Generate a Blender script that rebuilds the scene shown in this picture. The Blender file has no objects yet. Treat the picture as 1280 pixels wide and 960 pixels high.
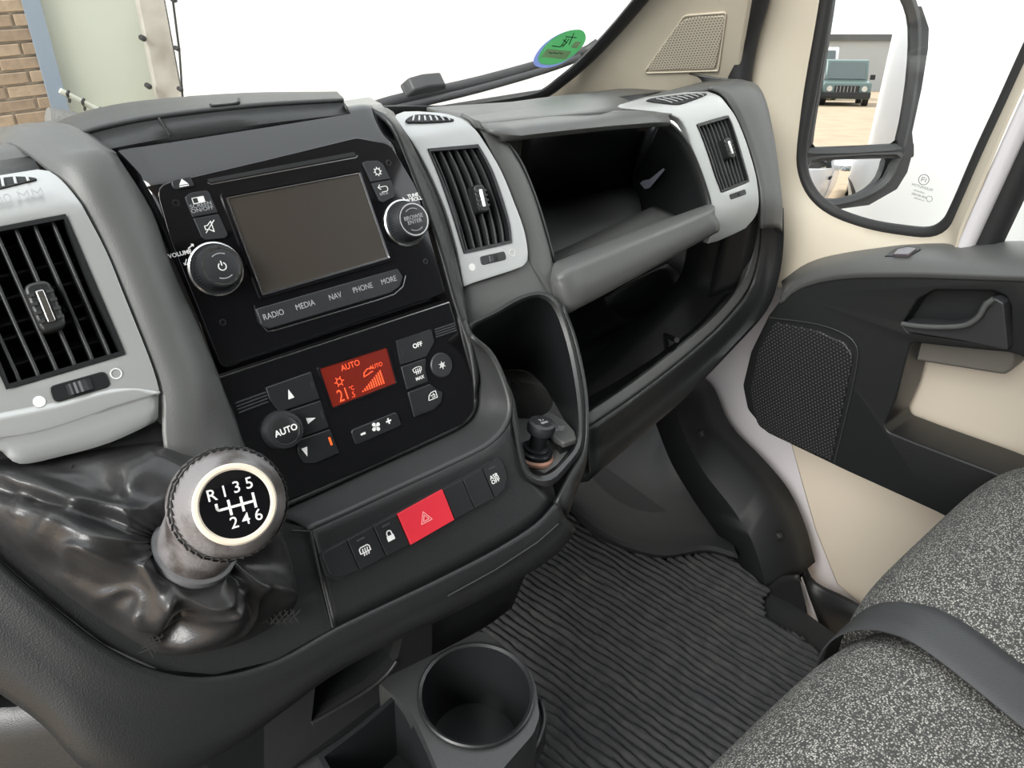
import bpy, bmesh, math, random
import numpy as np
from mathutils import Vector, Matrix, noise
random.seed(7)
scn = bpy.context.scene
COL = scn.collection

# ---------------------------------------------------------------- camera
F = 961.0                                   # focal length in pixels of a 1280 x 960 frame
EYE = np.array((0.0, 0.0, 1.05))
def _n(v):
    v = np.array(v, float); return v / np.linalg.norm(v)
XH = _n((1330, -575, 961))                  # van axes seen in camera axes (right, down, forward)
_d = np.array((-90, 1420, 961.0)); ZH = -_n(_d - XH * _d.dot(XH)); YH = np.cross(ZH, XH)
cam_d = bpy.data.cameras.new('camera'); cam = bpy.data.objects.new('camera', cam_d); COL.objects.link(cam)
cam_d.sensor_width = 36.0; cam_d.lens = 36.0 * F / 1280.0; cam_d.clip_start = 0.01; cam_d.clip_end = 300
_r, _dn, _fw = [Vector((XH[i], YH[i], ZH[i])) for i in range(3)]
_m = Matrix((( _r[0], -_dn[0], -_fw[0], EYE[0]), (_r[1], -_dn[1], -_fw[1], EYE[1]), (_r[2], -_dn[2], -_fw[2], EYE[2]), (0, 0, 0, 1)))
cam.matrix_world = _m
scn.camera = cam

# ---------------------------------------------------------------- light: bright overcast sky
world = bpy.data.worlds.new('overcast'); scn.world = world; world.use_nodes = True
_nt = world.node_tree; _nt.nodes.clear()
_o = _nt.nodes.new('ShaderNodeOutputWorld'); _b = _nt.nodes.new('ShaderNodeBackground')
_tc = _nt.nodes.new('ShaderNodeTexCoord'); _sp = _nt.nodes.new('ShaderNodeSeparateXYZ'); _rp = _nt.nodes.new('ShaderNodeValToRGB')
_nz = _nt.nodes.new('ShaderNodeTexNoise'); _nz.inputs['Scale'].default_value = 2.2; _nz.inputs['Detail'].default_value = 5
_mx = _nt.nodes.new('ShaderNodeMix'); _mx.data_type = 'RGBA'; _mx.blend_type = 'MULTIPLY'; _mx.inputs[0].default_value = 0.25
_nt.links.new(_tc.outputs['Generated'], _sp.inputs[0]); _nt.links.new(_sp.outputs['Z'], _rp.inputs[0])
_rp.color_ramp.elements[0].position = 0.0; _rp.color_ramp.elements[0].color = (0.80, 0.83, 0.86, 1)
_rp.color_ramp.elements[1].position = 0.9; _rp.color_ramp.elements[1].color = (0.95, 0.97, 1.0, 1)
_nt.links.new(_tc.outputs['Generated'], _nz.inputs['Vector'])
_nt.links.new(_rp.outputs[0], _mx.inputs[6]); _nt.links.new(_nz.outputs['Fac'], _mx.inputs[7])
_nt.links.new(_mx.outputs[2], _b.inputs[0]); _b.inputs[1].default_value = 1.0
_nt.links.new(_b.outputs[0], _o.inputs[0])
sun_d = bpy.data.lights.new('sun', 'SUN'); sun = bpy.data.objects.new('sun', sun_d); COL.objects.link(sun)
sun_d.energy = 2.4; sun_d.angle = math.radians(35); sun_d.color = (1.0, 0.97, 0.93)
sun.rotation_euler = Vector((0.90, 0.30, -0.75)).to_track_quat('-Z', 'Y').to_euler()    # high, from behind the driver
scn.view_settings.view_transform = 'Standard'; scn.view_settings.look = 'None'
scn.view_settings.gamma = 1.0; scn.view_settings.use_curve_mapping = False
scn.view_settings.exposure = 1.35

# ---------------------------------------------------------------- geometry helpers
def ray(u, v):
    r = np.array(((u - 640) / F, (v - 480) / F, 1.0)); return np.array((r @ XH, r @ YH, r @ ZH))
def hit(u, v, p0, nn):
    d = ray(u, v); nn = np.array(nn, float); return EYE + ((np.array(p0) - EYE) @ nn) / (d @ nn) * d
def PX(u, v, x): return hit(u, v, (x, 0, 0), (1, 0, 0))
def PY(u, v, y): return hit(u, v, (0, y, 0), (0, 1, 0))
def PZ(u, v, z): return hit(u, v, (0, 0, z), (0, 0, 1))
def PD(u, v, d): return EYE + d * ray(u, v)
def PP(u, v, prof):
    """point of the picture ray on a surface swept along X with the (y, z) outline prof"""
    d = ray(u, v); best = None
    for (y0, z0), (y1, z1) in zip(prof[:-1], prof[1:]):
        ey, ez = y1 - y0, z1 - z0
        den = d[1] * ez - d[2] * ey
        if abs(den) < 1e-9: continue
        s = ((y0 - EYE[1]) * ez - (z0 - EYE[2]) * ey) / den
        p = EYE + s * d
        t = ((p[1] - y0) * ey + (p[2] - z0) * ez) / (ey * ey + ez * ez)
        if s > 0 and -1e-6 <= t <= 1 + 1e-6 and (best is None or s < best): best = s
    if best is None:                                    # outside the outline: nearest end segment, extended
        c = []
        for (y0, z0), (y1, z1) in ((prof[0], prof[1]), (prof[-2], prof[-1])):
            ey, ez = y1 - y0, z1 - z0; den = d[1] * ez - d[2] * ey
            s = ((y0 - EYE[1]) * ez - (z0 - EYE[2]) * ey) / den
            if s > 0:
                p = EYE + s * d; t = ((p[1] - y0) * ey + (p[2] - z0) * ez) / (ey * ey + ez * ez); c.append((max(-t, t - 1), s))
        best = min(c)[1]
    return EYE + best * d
class Frame:
    def __init__(s, o, U, V):
        s.o = np.array(o, float); s.U = _n(U); V = np.array(V, float); s.V = _n(V - s.U * (V @ s.U)); s.N = np.cross(s.U, s.V)
    def w(s, a, b, h=0.0): return s.o + s.U * a + s.V * b + s.N * h
    def px(s, u, v, h=0.0):
        q = hit(u, v, s.o + s.N * h, s.N) - s.o; return (q @ s.U, q @ s.V)
    def poly(s, pts, h=0.0): return [s.px(u, v, h) for u, v in pts]
    def at(s, a, b, h=0.0, rot=0.0):
        c, k = math.cos(rot), math.sin(rot); return Frame(s.w(a, b, h), s.U * c + s.V * k, s.V * c - s.U * k)
def tilted(u, v, d, deg):
    a = math.radians(deg); return Frame(PD(u, v, d), (1, 0, 0), (0, math.sin(a), math.cos(a)))

def thing(name, label, cat, loc=(0, 0, 0), group=None, kind=None):
    o = bpy.data.objects.new(name, None); COL.objects.link(o); o.location = loc; o.empty_display_size = 0.02
    if label: o['label'] = label
    if cat: o['category'] = cat
    if group: o['group'] = group
    if kind: o['kind'] = kind
    return o
def tag(o, label, cat=None, group=None, kind=None):
    o['label'] = label
    if cat: o['category'] = cat
    if group: o['group'] = group
    if kind: o['kind'] = kind
    return o
def adopt(o, parent):
    if parent is None: return
    o.parent = parent
    if parent.type == 'EMPTY': o.matrix_parent_inverse = Matrix.Translation(-Vector(parent.location))
def mk(name, verts, faces, mat, parent=None, ang=35, bev=None, sol=None, flat=False, face_cam=False, sub=0, recalc=True):
    me = bpy.data.meshes.new(name)
    me.from_pydata([tuple(map(float, v)) for v in verts], [], [tuple(f) for f in faces])
    bm = bmesh.new(); bm.from_mesh(me)
    if recalc: bmesh.ops.recalc_face_normals(bm, faces=bm.faces)
    if face_cam:
        s = sum(f.normal.dot(Vector(EYE) - f.calc_center_median()) * f.calc_area() for f in bm.faces)
        if s < 0: bmesh.ops.reverse_faces(bm, faces=bm.faces)
    bm.to_mesh(me); bm.free()
    if not flat:
        for p in me.polygons: p.use_smooth = True
        me.set_sharp_from_angle(angle=math.radians(ang))
    me.materials.append(mat)
    o = bpy.data.objects.new(name, me); COL.objects.link(o); adopt(o, parent)
    if sub:
        m = o.modifiers.new('sub', 'SUBSURF'); m.levels = sub; m.render_levels = sub
    if sol:
        m = o.modifiers.new('sol', 'SOLIDIFY'); m.thickness = sol; m.offset = -1
    if bev:
        w, k = bev if isinstance(bev, tuple) else (bev, 2)
        m = o.modifiers.new('bev', 'BEVEL'); m.width = w; m.segments = k; m.limit_method = 'ANGLE'; m.angle_limit = math.radians(40)
        m.harden_normals = False
    return o
def cr(pts, n):
    """Catmull-Rom through the points, n steps a span"""
    P = [np.array(p, float) for p in pts]
    if n <= 1 or len(P) < 3:
        if len(P) == 2 and n > 1: return [P[0] + (P[1] - P[0]) * k / n for k in range(n + 1)]
        return P
    Q = [2 * P[0] - P[1]] + P + [2 * P[-1] - P[-2]]; out = []
    for i in range(1, len(Q) - 2):
        a, b, c, d = Q[i - 1:i + 3]
        for k in range(n):
            t = k / n
            out.append(0.5 * (2 * b + (c - a) * t + (2 * a - 5 * b + 4 * c - d) * t * t + (3 * b - a - 3 * c + d) * t ** 3))
    return out + [P[-1]]
def crc(pts, n):
    P = [np.array(p, float) for p in pts]; N = len(P); out = []
    for i in range(N):
        a, b, c, d = P[i - 1], P[i], P[(i + 1) % N], P[(i + 2) % N]
        for k in range(n):
            t = k / n
            out.append(0.5 * (2 * b + (c - a) * t + (2 * a - 5 * b + 4 * c - d) * t * t + (3 * b - a - 3 * c + d) * t ** 3))
    return out
def grid(rows, closed=False):
    R, Cn = len(rows), len(rows[0]); v = [p for r in rows for p in r]; f = []
    for i in range(R - 1):
        for j in range(Cn if closed else Cn - 1):
            k = (j + 1) % Cn; f.append((i * Cn + j, i * Cn + k, (i + 1) * Cn + k, (i + 1) * Cn + j))
    return v, f
def patch(name, rows, mat, parent=None, n=(4, 4), thick=0.004, ang=50, bev=None):
    rr = [cr(r, n[1]) for r in rows]
    cols = [cr([r[j] for r in rr], n[0]) for j in range(len(rr[0]))]
    rows2 = [[c[i] for c in cols] for i in range(len(cols[0]))]
    v, f = grid(rows2)
    return mk(name, v, f, mat, parent, ang=ang, sol=thick, bev=bev, face_cam=True)
def rp(pts, r, n=4):
    """polygon with rounded corners; r one radius or one for each corner"""
    P = [np.array(p, float) for p in pts]; N = len(P); out = []
    for i in range(N):
        a, b, c = P[i - 1], P[i], P[(i + 1) % N]; rr = r[i] if isinstance(r, (list, tuple)) else r
        e, g = a - b, c - b; le, lg = np.linalg.norm(e), np.linalg.norm(g); e /= le; g /= lg
        if rr <= 0: out += [b] * 1; continue
        an = math.acos(max(-1, min(1, e @ g))); t = min(rr / math.tan(an / 2), le * 0.48, lg * 0.48)
        p0, p1 = b + e * t, b + g * t
        for k in range(n + 1):
            s = k / n; out.append((1 - s) ** 2 * p0 + 2 * s * (1 - s) * b + s * s * p1)
    return out
def prism(name, fr, poly, h0, h1, mat, parent=None, bev=None, ang=35, flat=False):
    N = len(poly)
    v = [fr.w(p[0], p[1], h0) for p in poly] + [fr.w(p[0], p[1], h1) for p in poly]
    f = [list(range(N))[::-1], list(range(N, 2 * N))] + [(i, (i + 1) % N, N + (i + 1) % N, N + i) for i in range(N)]
    return mk(name, v, f, mat, parent, bev=bev, ang=ang, flat=flat)
def ring(name, fr, sects, mat, parent=None, ang=35, close=False):
    """closed rings of equal length [(poly, h), ...] joined in turn: frames, bezels, bowls"""
    rows = [[fr.w(p[0], p[1], h) for p in poly] for poly, h in sects]
    if close: rows.append(rows[0])
    v, f = grid(rows, True)
    return mk(name, v, f, mat, parent, ang=ang)
def lathe(name, fr, prof, mat, parent=None, n=40, cap=True, ang=35, knurl=None):
    rows = []
    for i, (r, h) in enumerate(prof):
        row = []
        for k in range(n):
            a = 2 * math.pi * k / n; q = r
            if knurl and i in knurl[0] and k % 2: q = r - knurl[1]
            row.append(fr.w(q * math.cos(a), q * math.sin(a), h))
        rows.append(row)
    v, f = grid(rows, True)
    if cap:
        f.append(list(range(n))[::-1]); f.append([(len(prof) - 1) * n + k for k in range(n)])
    return mk(name, v, f, mat, parent, ang=ang)
def tube(name, pts, r, mat, parent=None, n=8, closed=False, flatten=1.0, upv=None):
    P = [np.array(p, float) for p in pts]; rows = []; prev = None; N = len(P)
    for i, p in enumerate(P):
        t = _n((P[(i + 1) % N] - P[i - 1]) if closed else (P[min(i + 1, N - 1)] - P[max(i - 1, 0)]))
        ref = np.array(upv if upv is not None else (0, 0, 1.0))
        if upv is None and prev is not None: ref = prev
        b = ref - t * (ref @ t)
        if np.linalg.norm(b) < 1e-6: b = np.array((1.0, 0, 0)) - t * t[0]
        b = _n(b); prev = b; c = np.cross(t, b); q = r[i] if isinstance(r, (list, tuple)) else r
        rows.append([p + q * (math.cos(2 * math.pi * k / n) * b + flatten * math.sin(2 * math.pi * k / n) * c) for k in range(n)])
    if closed: rows.append(rows[0])
    v, f = grid(rows, True)
    if not closed:
        f.append(list(range(n))[::-1]); f.append([(N - 1) * n + k for k in range(n)])
    return mk(name, v, f, mat, parent, ang=60)
def box(name, lo, hi, mat, parent=None, bev=None):
    x0, y0, z0 = lo; x1, y1, z1 = hi
    v = [(x, y, z) for z in (z0, z1) for y in (y0, y1) for x in (x0, x1)]
    return mk(name, v, [(0, 2, 3, 1), (4, 5, 7, 6), (0, 1, 5, 4), (2, 6, 7, 3), (0, 4, 6, 2), (1, 3, 7, 5)], mat, parent, bev=bev)
def strokes(name, fr, lines, wid, h, mat, parent, th=0.0003):
    """flat print made of thin ribbons: [(points, closed)] in frame units"""
    v, f = [], []
    for ln in lines:
        pts = [np.array(p, float) for p in ln]; N = len(pts)
        for i in range(N - 1):
            a, b = pts[i], pts[i + 1]; d = b - a; L = np.linalg.norm(d)
            if L < 1e-9: continue
            d /= L; nn = np.array((-d[1], d[0])) * wid / 2; a2, b2 = a - d * wid / 4, b + d * wid / 4
            k = len(v); q = [a2 - nn, b2 - nn, b2 + nn, a2 + nn]
            v += [fr.w(x, y, h) for x, y in q] + [fr.w(x, y, h + th) for x, y in q]
            f += [(k + 3, k + 2, k + 1, k), (k + 4, k + 5, k + 6, k + 7)] + [(k + j, k + (j + 1) % 4, k + 4 + (j + 1) % 4, k + 4 + j) for j in range(4)]
    return mk(name, v, f, mat, parent, flat=True, recalc=False)
def arc(cx, cy, r, a0, a1, n=14, ry=None):
    return [(cx + r * math.cos(math.radians(a0 + (a1 - a0) * k / n)), cy + (ry or r) * math.sin(math.radians(a0 + (a1 - a0) * k / n))) for k in range(n + 1)]
def text(s, fr, a, b, size, h, mat, parent, rot=0.0, sx=1.0, name='lettering', bold=0.0, mirror=False, align='CENTER'):
    c = bpy.data.curves.new('t', 'FONT'); c.body = s; c.size = size; c.align_x = align; c.align_y = 'CENTER'; c.extrude = 0.00012; c.offset = bold; c.resolution_u = 3
    c.space_line = 0.8
    t = bpy.data.objects.new('t', c); COL.objects.link(t)
    dg = bpy.context.evaluated_depsgraph_get(); me = bpy.data.meshes.new_from_object(t.evaluated_get(dg))
    bpy.data.objects.remove(t); bpy.data.curves.remove(c)
    g = fr.at(a, b, h, rot); k = -1 if mirror else 1
    for vv in me.vertices:
        q = g.w(vv.co.x * sx * k, vv.co.y, vv.co.z); vv.co = Vector(q)
    me.name = name; me.materials.clear(); me.materials.append(mat)
    o = bpy.data.objects.new(name, me); COL.objects.link(o); adopt(o, parent); return o

# ---------------------------------------------------------------- materials
def material(name, col, rough=0.5, metal=0.0, bump=None, var=None, coat=0.0, spec=0.5, emit=None, alpha_scale=None):
    m = bpy.data.materials.new(name); m.use_nodes = True; nt = m.node_tree; p = nt.nodes['Principled BSDF']
    p.inputs['Base Color'].default_value = (*col, 1); p.inputs['Roughness'].default_value = rough; p.inputs['Metallic'].default_value = metal
    p.inputs['Coat Weight'].default_value = coat; p.inputs['Coat Roughness'].default_value = 0.04; p.inputs['Specular IOR Level'].default_value = spec
    tc = nt.nodes.new('ShaderNodeTexCoord')
    if bump:
        sc, st, dist = bump; nz = nt.nodes.new('ShaderNodeTexNoise'); nz.inputs['Scale'].default_value = sc; nz.inputs['Detail'].default_value = 2
        bp = nt.nodes.new('ShaderNodeBump'); bp.inputs['Strength'].default_value = st; bp.inputs['Distance'].default_value = dist
        nt.links.new(tc.outputs['Object'], nz.inputs['Vector']); nt.links.new(nz.outputs['Fac'], bp.inputs['Height']); nt.links.new(bp.outputs[0], p.inputs['Normal'])
    if var:
        sc, c2, lo, hi = var; nz = nt.nodes.new('ShaderNodeTexNoise'); nz.inputs['Scale'].default_value = sc; nz.inputs['Detail'].default_value = 4
        mr = nt.nodes.new('ShaderNodeMapRange'); mr.inputs[1].default_value = lo; mr.inputs[2].default_value = hi
        mx = nt.nodes.new('ShaderNodeMix'); mx.data_type = 'RGBA'; mx.inputs[6].default_value = (*col, 1); mx.inputs[7].default_value = (*c2, 1)
        nt.links.new(tc.outputs['Object'], nz.inputs['Vector']); nt.links.new(nz.outputs['Fac'], mr.inputs[0]); nt.links.new(mr.outputs[0], mx.inputs[0]); nt.links.new(mx.outputs[2], p.inputs['Base Color'])
    if emit:
        p.inputs['Emission Color'].default_value = (*emit[0], 1); p.inputs['Emission Strength'].default_value = emit[1]
    return m
def perforated(name, col, hole, pitch, rad, axes):
    """sheet with a staggered grid of small holes, as fine relief; axes: two world directions of the sheet"""
    m = material(name, col, 0.5); nt = m.node_tree; p = nt.nodes['Principled BSDF']; L = nt.links.new
    tc = nt.nodes.new('ShaderNodeTexCoord')
    def dot(ax, sc):
        d = nt.nodes.new('ShaderNodeVectorMath'); d.operation = 'DOT_PRODUCT'; d.inputs[1].default_value = tuple(np.array(ax) * sc); L(tc.outputs['Object'], d.inputs[0]); return d.outputs['Value']
    def mth(op, a, b=None):
        k = nt.nodes.new('ShaderNodeMath'); k.operation = op
        for i, x in enumerate((a, b)):
            if x is None: continue
            if isinstance(x, (int, float)): k.inputs[i].default_value = x
            else: L(x, k.inputs[i])
        return k.outputs[0]
    a, b = dot(axes[0], 1 / pitch), dot(axes[1], 1 / pitch / 0.866)
    row = mth('MODULO', mth('FLOOR', mth('ADD', b, 1000.0)), 2.0)
    fa = mth('SUBTRACT', mth('FRACT', mth('ADD', mth('ADD', a, 1000.0), mth('MULTIPLY', row, 0.5))), 0.5)
    fb = mth('SUBTRACT', mth('FRACT', mth('ADD', b, 1000.0)), 0.5)
    r = mth('SQRT', mth('ADD', mth('MULTIPLY', fa, fa), mth('MULTIPLY', mth('MULTIPLY', fb, 0.866), mth('MULTIPLY', fb, 0.866))))
    inside = mth('LESS_THAN', r, rad)
    mx = nt.nodes.new('ShaderNodeMix'); mx.data_type = 'RGBA'; mx.inputs[6].default_value = (*col, 1); mx.inputs[7].default_value = (*hole, 1)
    L(inside, mx.inputs[0]); L(mx.outputs[2], p.inputs['Base Color'])
    bp = nt.nodes.new('ShaderNodeBump'); bp.inputs['Strength'].default_value = 0.6; bp.inputs['Distance'].default_value = 0.001; bp.invert = True
    L(inside, bp.inputs['Height']); L(bp.outputs[0], p.inputs['Normal'])
    return m
M = {}
M['plastic'] = material('grained_black_plastic', (0.014, 0.015, 0.0155), 0.40, bump=(900, 0.35, 0.0006))
M['plastic_grey'] = material('grained_charcoal_plastic', (0.030, 0.0315, 0.032), 0.42, bump=(900, 0.3, 0.0006))
M['pad'] = material('grey_soft_dash_plastic', (0.090, 0.092, 0.090), 0.42, bump=(1100, 0.3, 0.0005))
M['smooth'] = material('smooth_black_plastic', (0.014, 0.015, 0.016), 0.32)
M['dark'] = material('dull_black_plastic', (0.010, 0.011, 0.012), 0.6)
M['gloss'] = material('piano_black', (0.004, 0.004, 0.005), 0.06, coat=0.5)
M['button'] = material('button_charcoal', (0.019, 0.0205, 0.023), 0.42)
M['silver'] = material('silver_paint', (0.43, 0.44, 0.435), 0.36, metal=0.5)
M['chrome'] = material('satin_chrome', (0.62, 0.62, 0.61), 0.22, metal=1.0)
M['print'] = material('white_print', (0.75, 0.75, 0.74), 0.6)
M['print_dim'] = material('grey_print', (0.33, 0.34, 0.35), 0.6)
M['screen'] = material('unlit_screen', (0.042, 0.036, 0.030), 0.28)  # brownish base colour stands in for a reflection on the glass
M['lcd'] = material('red_lcd', (0.05, 0.004, 0.002), 0.3, emit=((0.30, 0.020, 0.008), 0.17))
M['lcd_seg'] = material('orange_lcd_segment', (0.3, 0.03, 0.01), 0.4, emit=((1.0, 0.10, 0.03), 0.55))
M['amber'] = material('amber_led', (0.3, 0.05, 0.01), 0.4, emit=((1.0, 0.13, 0.02), 0.45))
M['red'] = material('hazard_red', (0.62, 0.022, 0.040), 0.42)
M['leather'] = material('black_leather', (0.020, 0.020, 0.021), 0.34, bump=(520, 0.25, 0.0008), var=(30, (0.035, 0.034, 0.034), 0.4, 0.7))
M['knob_leather'] = material('worn_grey_leather', (0.17, 0.162, 0.165), 0.5, bump=(700, 0.45, 0.0008), var=(42, (0.05, 0.042, 0.038), 0.46, 0.66))
M['thread'] = material('black_thread', (0.012, 0.012, 0.012), 0.8)
M['beige'] = material('beige_plastic', (0.56, 0.50, 0.40), 0.55, bump=(900, 0.15, 0.0004))
M['beige_light'] = material('light_beige_panel', (0.68, 0.60, 0.49), 0.55, bump=(900, 0.12, 0.0004))
M['white_paint'] = material('white_car_paint', (0.74, 0.71, 0.73), 0.25, coat=0.4)
M['rubber'] = material('black_rubber', (0.016, 0.016, 0.017), 0.6)
M['mat'] = material('ribbed_charcoal_carpet', (0.050, 0.051, 0.054), 0.85, bump=(1400, 0.6, 0.002), var=(45, (0.085, 0.084, 0.083), 0.4, 0.8))
M['felt'] = material('dark_felt', (0.020, 0.021, 0.022), 0.8, bump=(1500, 0.5, 0.001))
M['belt'] = material('seat_belt_webbing', (0.055, 0.056, 0.058), 0.6)
M['steel'] = material('steel', (0.35, 0.35, 0.36), 0.3, metal=1.0)
def speckle(name):
    m = material(name, (0.03, 0.03, 0.03), 0.9); nt = m.node_tree; p = nt.nodes['Principled BSDF']; L = nt.links.new
    tc = nt.nodes.new('ShaderNodeTexCoord')
    vo = nt.nodes.new('ShaderNodeTexVoronoi'); vo.inputs['Scale'].default_value = 560; vo.inputs['Randomness'].default_value = 0.8
    L(tc.outputs['Object'], vo.inputs['Vector'])
    sp = nt.nodes.new('ShaderNodeSeparateColor'); L(vo.outputs['Color'], sp.inputs[0])
    dr = nt.nodes.new('ShaderNodeMapRange'); dr.inputs[1].default_value = 0.15; dr.inputs[2].default_value = 0.62; dr.inputs[3].default_value = 1.0; dr.inputs[4].default_value = 0.0; L(vo.outputs['Distance'], dr.inputs[0])
    rn = nt.nodes.new('ShaderNodeMapRange'); rn.inputs[3].default_value = 0.12; rn.inputs[4].default_value = 1.0; L(sp.outputs[0], rn.inputs[0])
    ad = nt.nodes.new('ShaderNodeMath'); ad.operation = 'MULTIPLY'; L(dr.outputs[0], ad.inputs[0]); L(rn.outputs[0], ad.inputs[1])
    rp_ = nt.nodes.new('ShaderNodeValToRGB'); e = rp_.color_ramp.elements
    e[0].position = 0.08; e[0].color = (0.055, 0.055, 0.052, 1); e[1].position = 0.72; e[1].color = (0.56, 0.55, 0.50, 1)
    L(ad.outputs[0], rp_.inputs[0]); L(rp_.outputs[0], p.inputs['Base Color'])
    bp = nt.nodes.new('ShaderNodeBump'); bp.inputs['Strength'].default_value = 0.7; bp.inputs['Distance'].default_value = 0.001
    L(vo.outputs['Distance'], bp.inputs['Height']); bp.invert = True; L(bp.outputs[0], p.inputs['Normal'])
    return m
M['fabric'] = speckle('salt_and_pepper_fabric')
def glass(name, tint=(0.97, 0.985, 0.98)):
    m = bpy.data.materials.new(name); m.use_nodes = True; nt = m.node_tree; nt.nodes.clear()
    o = nt.nodes.new('ShaderNodeOutputMaterial'); t = nt.nodes.new('ShaderNodeBsdfTransparent'); g = nt.nodes.new('ShaderNodeBsdfGlossy')
    lw = nt.nodes.new('ShaderNodeLayerWeight'); lw.inputs[0].default_value = 0.5; pw = nt.nodes.new('ShaderNodeMath'); pw.operation = 'POWER'; pw.inputs[1].default_value = 5.0; fr = nt.nodes.new('ShaderNodeMath'); fr.operation = 'MULTIPLY_ADD'; fr.inputs[1].default_value = 0.9; fr.inputs[2].default_value = 0.03; nt.links.new(lw.outputs['Facing'], pw.inputs[0]); nt.links.new(pw.outputs[0], fr.inputs[0]); mx = nt.nodes.new('ShaderNodeMixShader')
    t.inputs[0].default_value = (*tint, 1); g.inputs['Roughness'].default_value = 0.0
    nt.links.new(fr.outputs[0], mx.inputs[0]); nt.links.new(t.outputs[0], mx.inputs[1]); nt.links.new(g.outputs[0], mx.inputs[2]); nt.links.new(mx.outputs[0], o.inputs[0])
    return m
M['glass'] = glass('window_glass')

# ================================================================ FRAMES OF THE DASH FACE
S = tilted(385, 290, 0.62, 30)        # radio and climate face
Q = tilted(530, 645, 0.635, 38)       # switch panel under it
TAN30 = math.tan(math.radians(30))

# ================================================================ STRUCTURE: cab shell
flo = box('floor', (-0.75, -0.62, -0.05), (1.005, 1.05, -0.012), M['felt']); tag(flo, 'dark felt lined cab floor under the ribbed mat', kind='structure')
bulk = box('wall_rear', (-0.75, -0.70, -0.05), (1.18, -0.62, 1.75), M['plastic_grey']); tag(bulk, 'charcoal bulkhead behind the seats', kind='structure')
firewall = box('wall_front', (-0.75, 0.992, -0.05), (1.16, 1.10, 0.700), M['felt']); tag(firewall, 'dark felt firewall in front of the footwell', kind='structure')

ceil_ = box('ceiling', (-0.80, -0.70, 1.66), (1.16, 0.07, 1.72), material('headliner', (0.40, 0.41, 0.43), 0.9)); tag(ceil_, 'pale cab headliner', kind='structure')
# ================================================================ DASHBOARD
dash = thing('dashboard', 'black and grey plastic dashboard spanning the cab under the windscreen', 'dashboard', (0.4, 0.6, 0.0))
# profiles (y, z) from the face over the top to the windscreen
prof_mid = [(0.40, 0.516), (0.5815, 0.83), (0.590, 0.841), (0.602, 0.8485), (0.62, 0.852), (0.66, 0.852), (0.78, 0.82)]
prof_right = [(0.56, 0.60), (0.535, 0.63), (0.529, 0.66), (0.538, 0.69), (0.606, 0.792), (0.618, 0.806), (0.636, 0.8155), (0.66, 0.819), (0.73, 0.815), (0.80, 0.80)]
T35 = math.tan(math.radians(33))
prof_left = [(0.516 + T35 * (z - 0.80), z) for z in (0.60, 0.845)]
_y, _z = prof_left[-1]
prof_left += [(_y + 0.010, _z + 0.0115), (_y + 0.022, _z + 0.019), (_y + 0.038, _z + 0.0235), (_y + 0.07, _z + 0.025), (_y + 0.2, _z + 0.0)]
def off(prof, d):
    """profile moved inwards by d"""
    out = []
    for i, (y, z) in enumerate(prof):
        y0, z0 = prof[max(i - 1, 0)]; y1, z1 = prof[min(i + 1, len(prof) - 1)]
        t = _n((y1 - y0, z1 - z0)); out.append((y + t[1] * d, z - t[0] * d))
    return out
def sweep(name, prof, x0, x1, mat, parent, n=3, sm=4, thick=0.004):
    pr = [tuple(p) for p in cr([np.array(p) for p in prof], sm)]
    rows = [[(x0 + (x1 - x0) * k / n, y, z) for k in range(n + 1)] for y, z in pr]
    v, f = grid(rows); return mk(name, v, f, mat, parent, sol=thick, face_cam=True, ang=50)

# top pad over the centre, down to the windscreen
pad_prof = [(0.50, 0.70), (0.572, 0.835), (0.598, 0.862), (0.64, 0.865), (0.80, 0.832), (0.90, 0.775), (1.0, 0.715)]
sweep('top_pad', [(0.604, 0.862)] + pad_prof[3:], -0.35, 0.325, M['pad'], dash)
# passenger top pad
_pf = [PY(u, v_, y) for u, v_, y in ((470, 178, 0.604), (596, 160, 0.604), (690, 150, 0.604), (765, 142.5, 0.608), (790, 137, 0.72), (835, 128, 0.76))]
_pe = [PY(u, v_, 0.93) for u, v_ in ((395, 158), (560, 143), (665, 128), (745, 118), (800, 111), (850, 105))]
patch('passenger_top_pad', [_pf, [a + (b - a) * 0.06 + np.array((0, 0, 0.003)) for a, b in zip(_pf, _pe)], [a + (b - a) * 0.4 + np.array((0, 0, 0.006)) for a, b in zip(_pf, _pe)], _pe, [p + np.array((0, 0.10, -0.06)) for p in _pe]], M['pad'], dash, n=(4, 4))
# lid of the document holder on top of the centre
def LZ(u, v_, y):
    return PY(u, v_, y)
lid_f0 = [LZ(100, 196, 0.600), LZ(133, 187, 0.600), LZ(214, 172, 0.600), LZ(330, 155, 0.600), LZ(438, 142, 0.600)]
lid_f1 = [LZ(96, 174, 0.612), LZ(129, 163, 0.612), LZ(200, 149, 0.608), LZ(320, 135, 0.608), LZ(430, 128, 0.610)]
lid_b = [LZ(50, 168, 0.655), LZ(105, 145, 0.67), LZ(178, 131, 0.70), LZ(300, 122, 0.72), LZ(418, 121, 0.68)]
lid_bb = [p + np.array((0.0, 0.03, -0.035)) for p in lid_b]
lid = patch('document_lid', [lid_f1, [p * 0.7 + q * 0.3 + np.array((0, 0, 0.0015)) for p, q in zip(lid_f1, lid_b)], lid_b, lid_bb], M['plastic_grey'], dash, n=(3, 4), thick=0.003)
tag(lid, 'matte charcoal lid on top of the dash')
patch('lid_front', [lid_f1, lid_f0, [p + np.array((0, 0.004, -0.014)) for p in lid_f0]], M['plastic_grey'], lid, n=(1, 4), thick=0.003)
patch('lid_end', [[lid_f0[4], lid_f1[4], lid_b[4]], [LZ(441, 143, 0.602), LZ(437, 137, 0.63), LZ(436, 134, 0.68)]], M['plastic_grey'], lid, n=(2, 3), thick=0.002)
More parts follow.
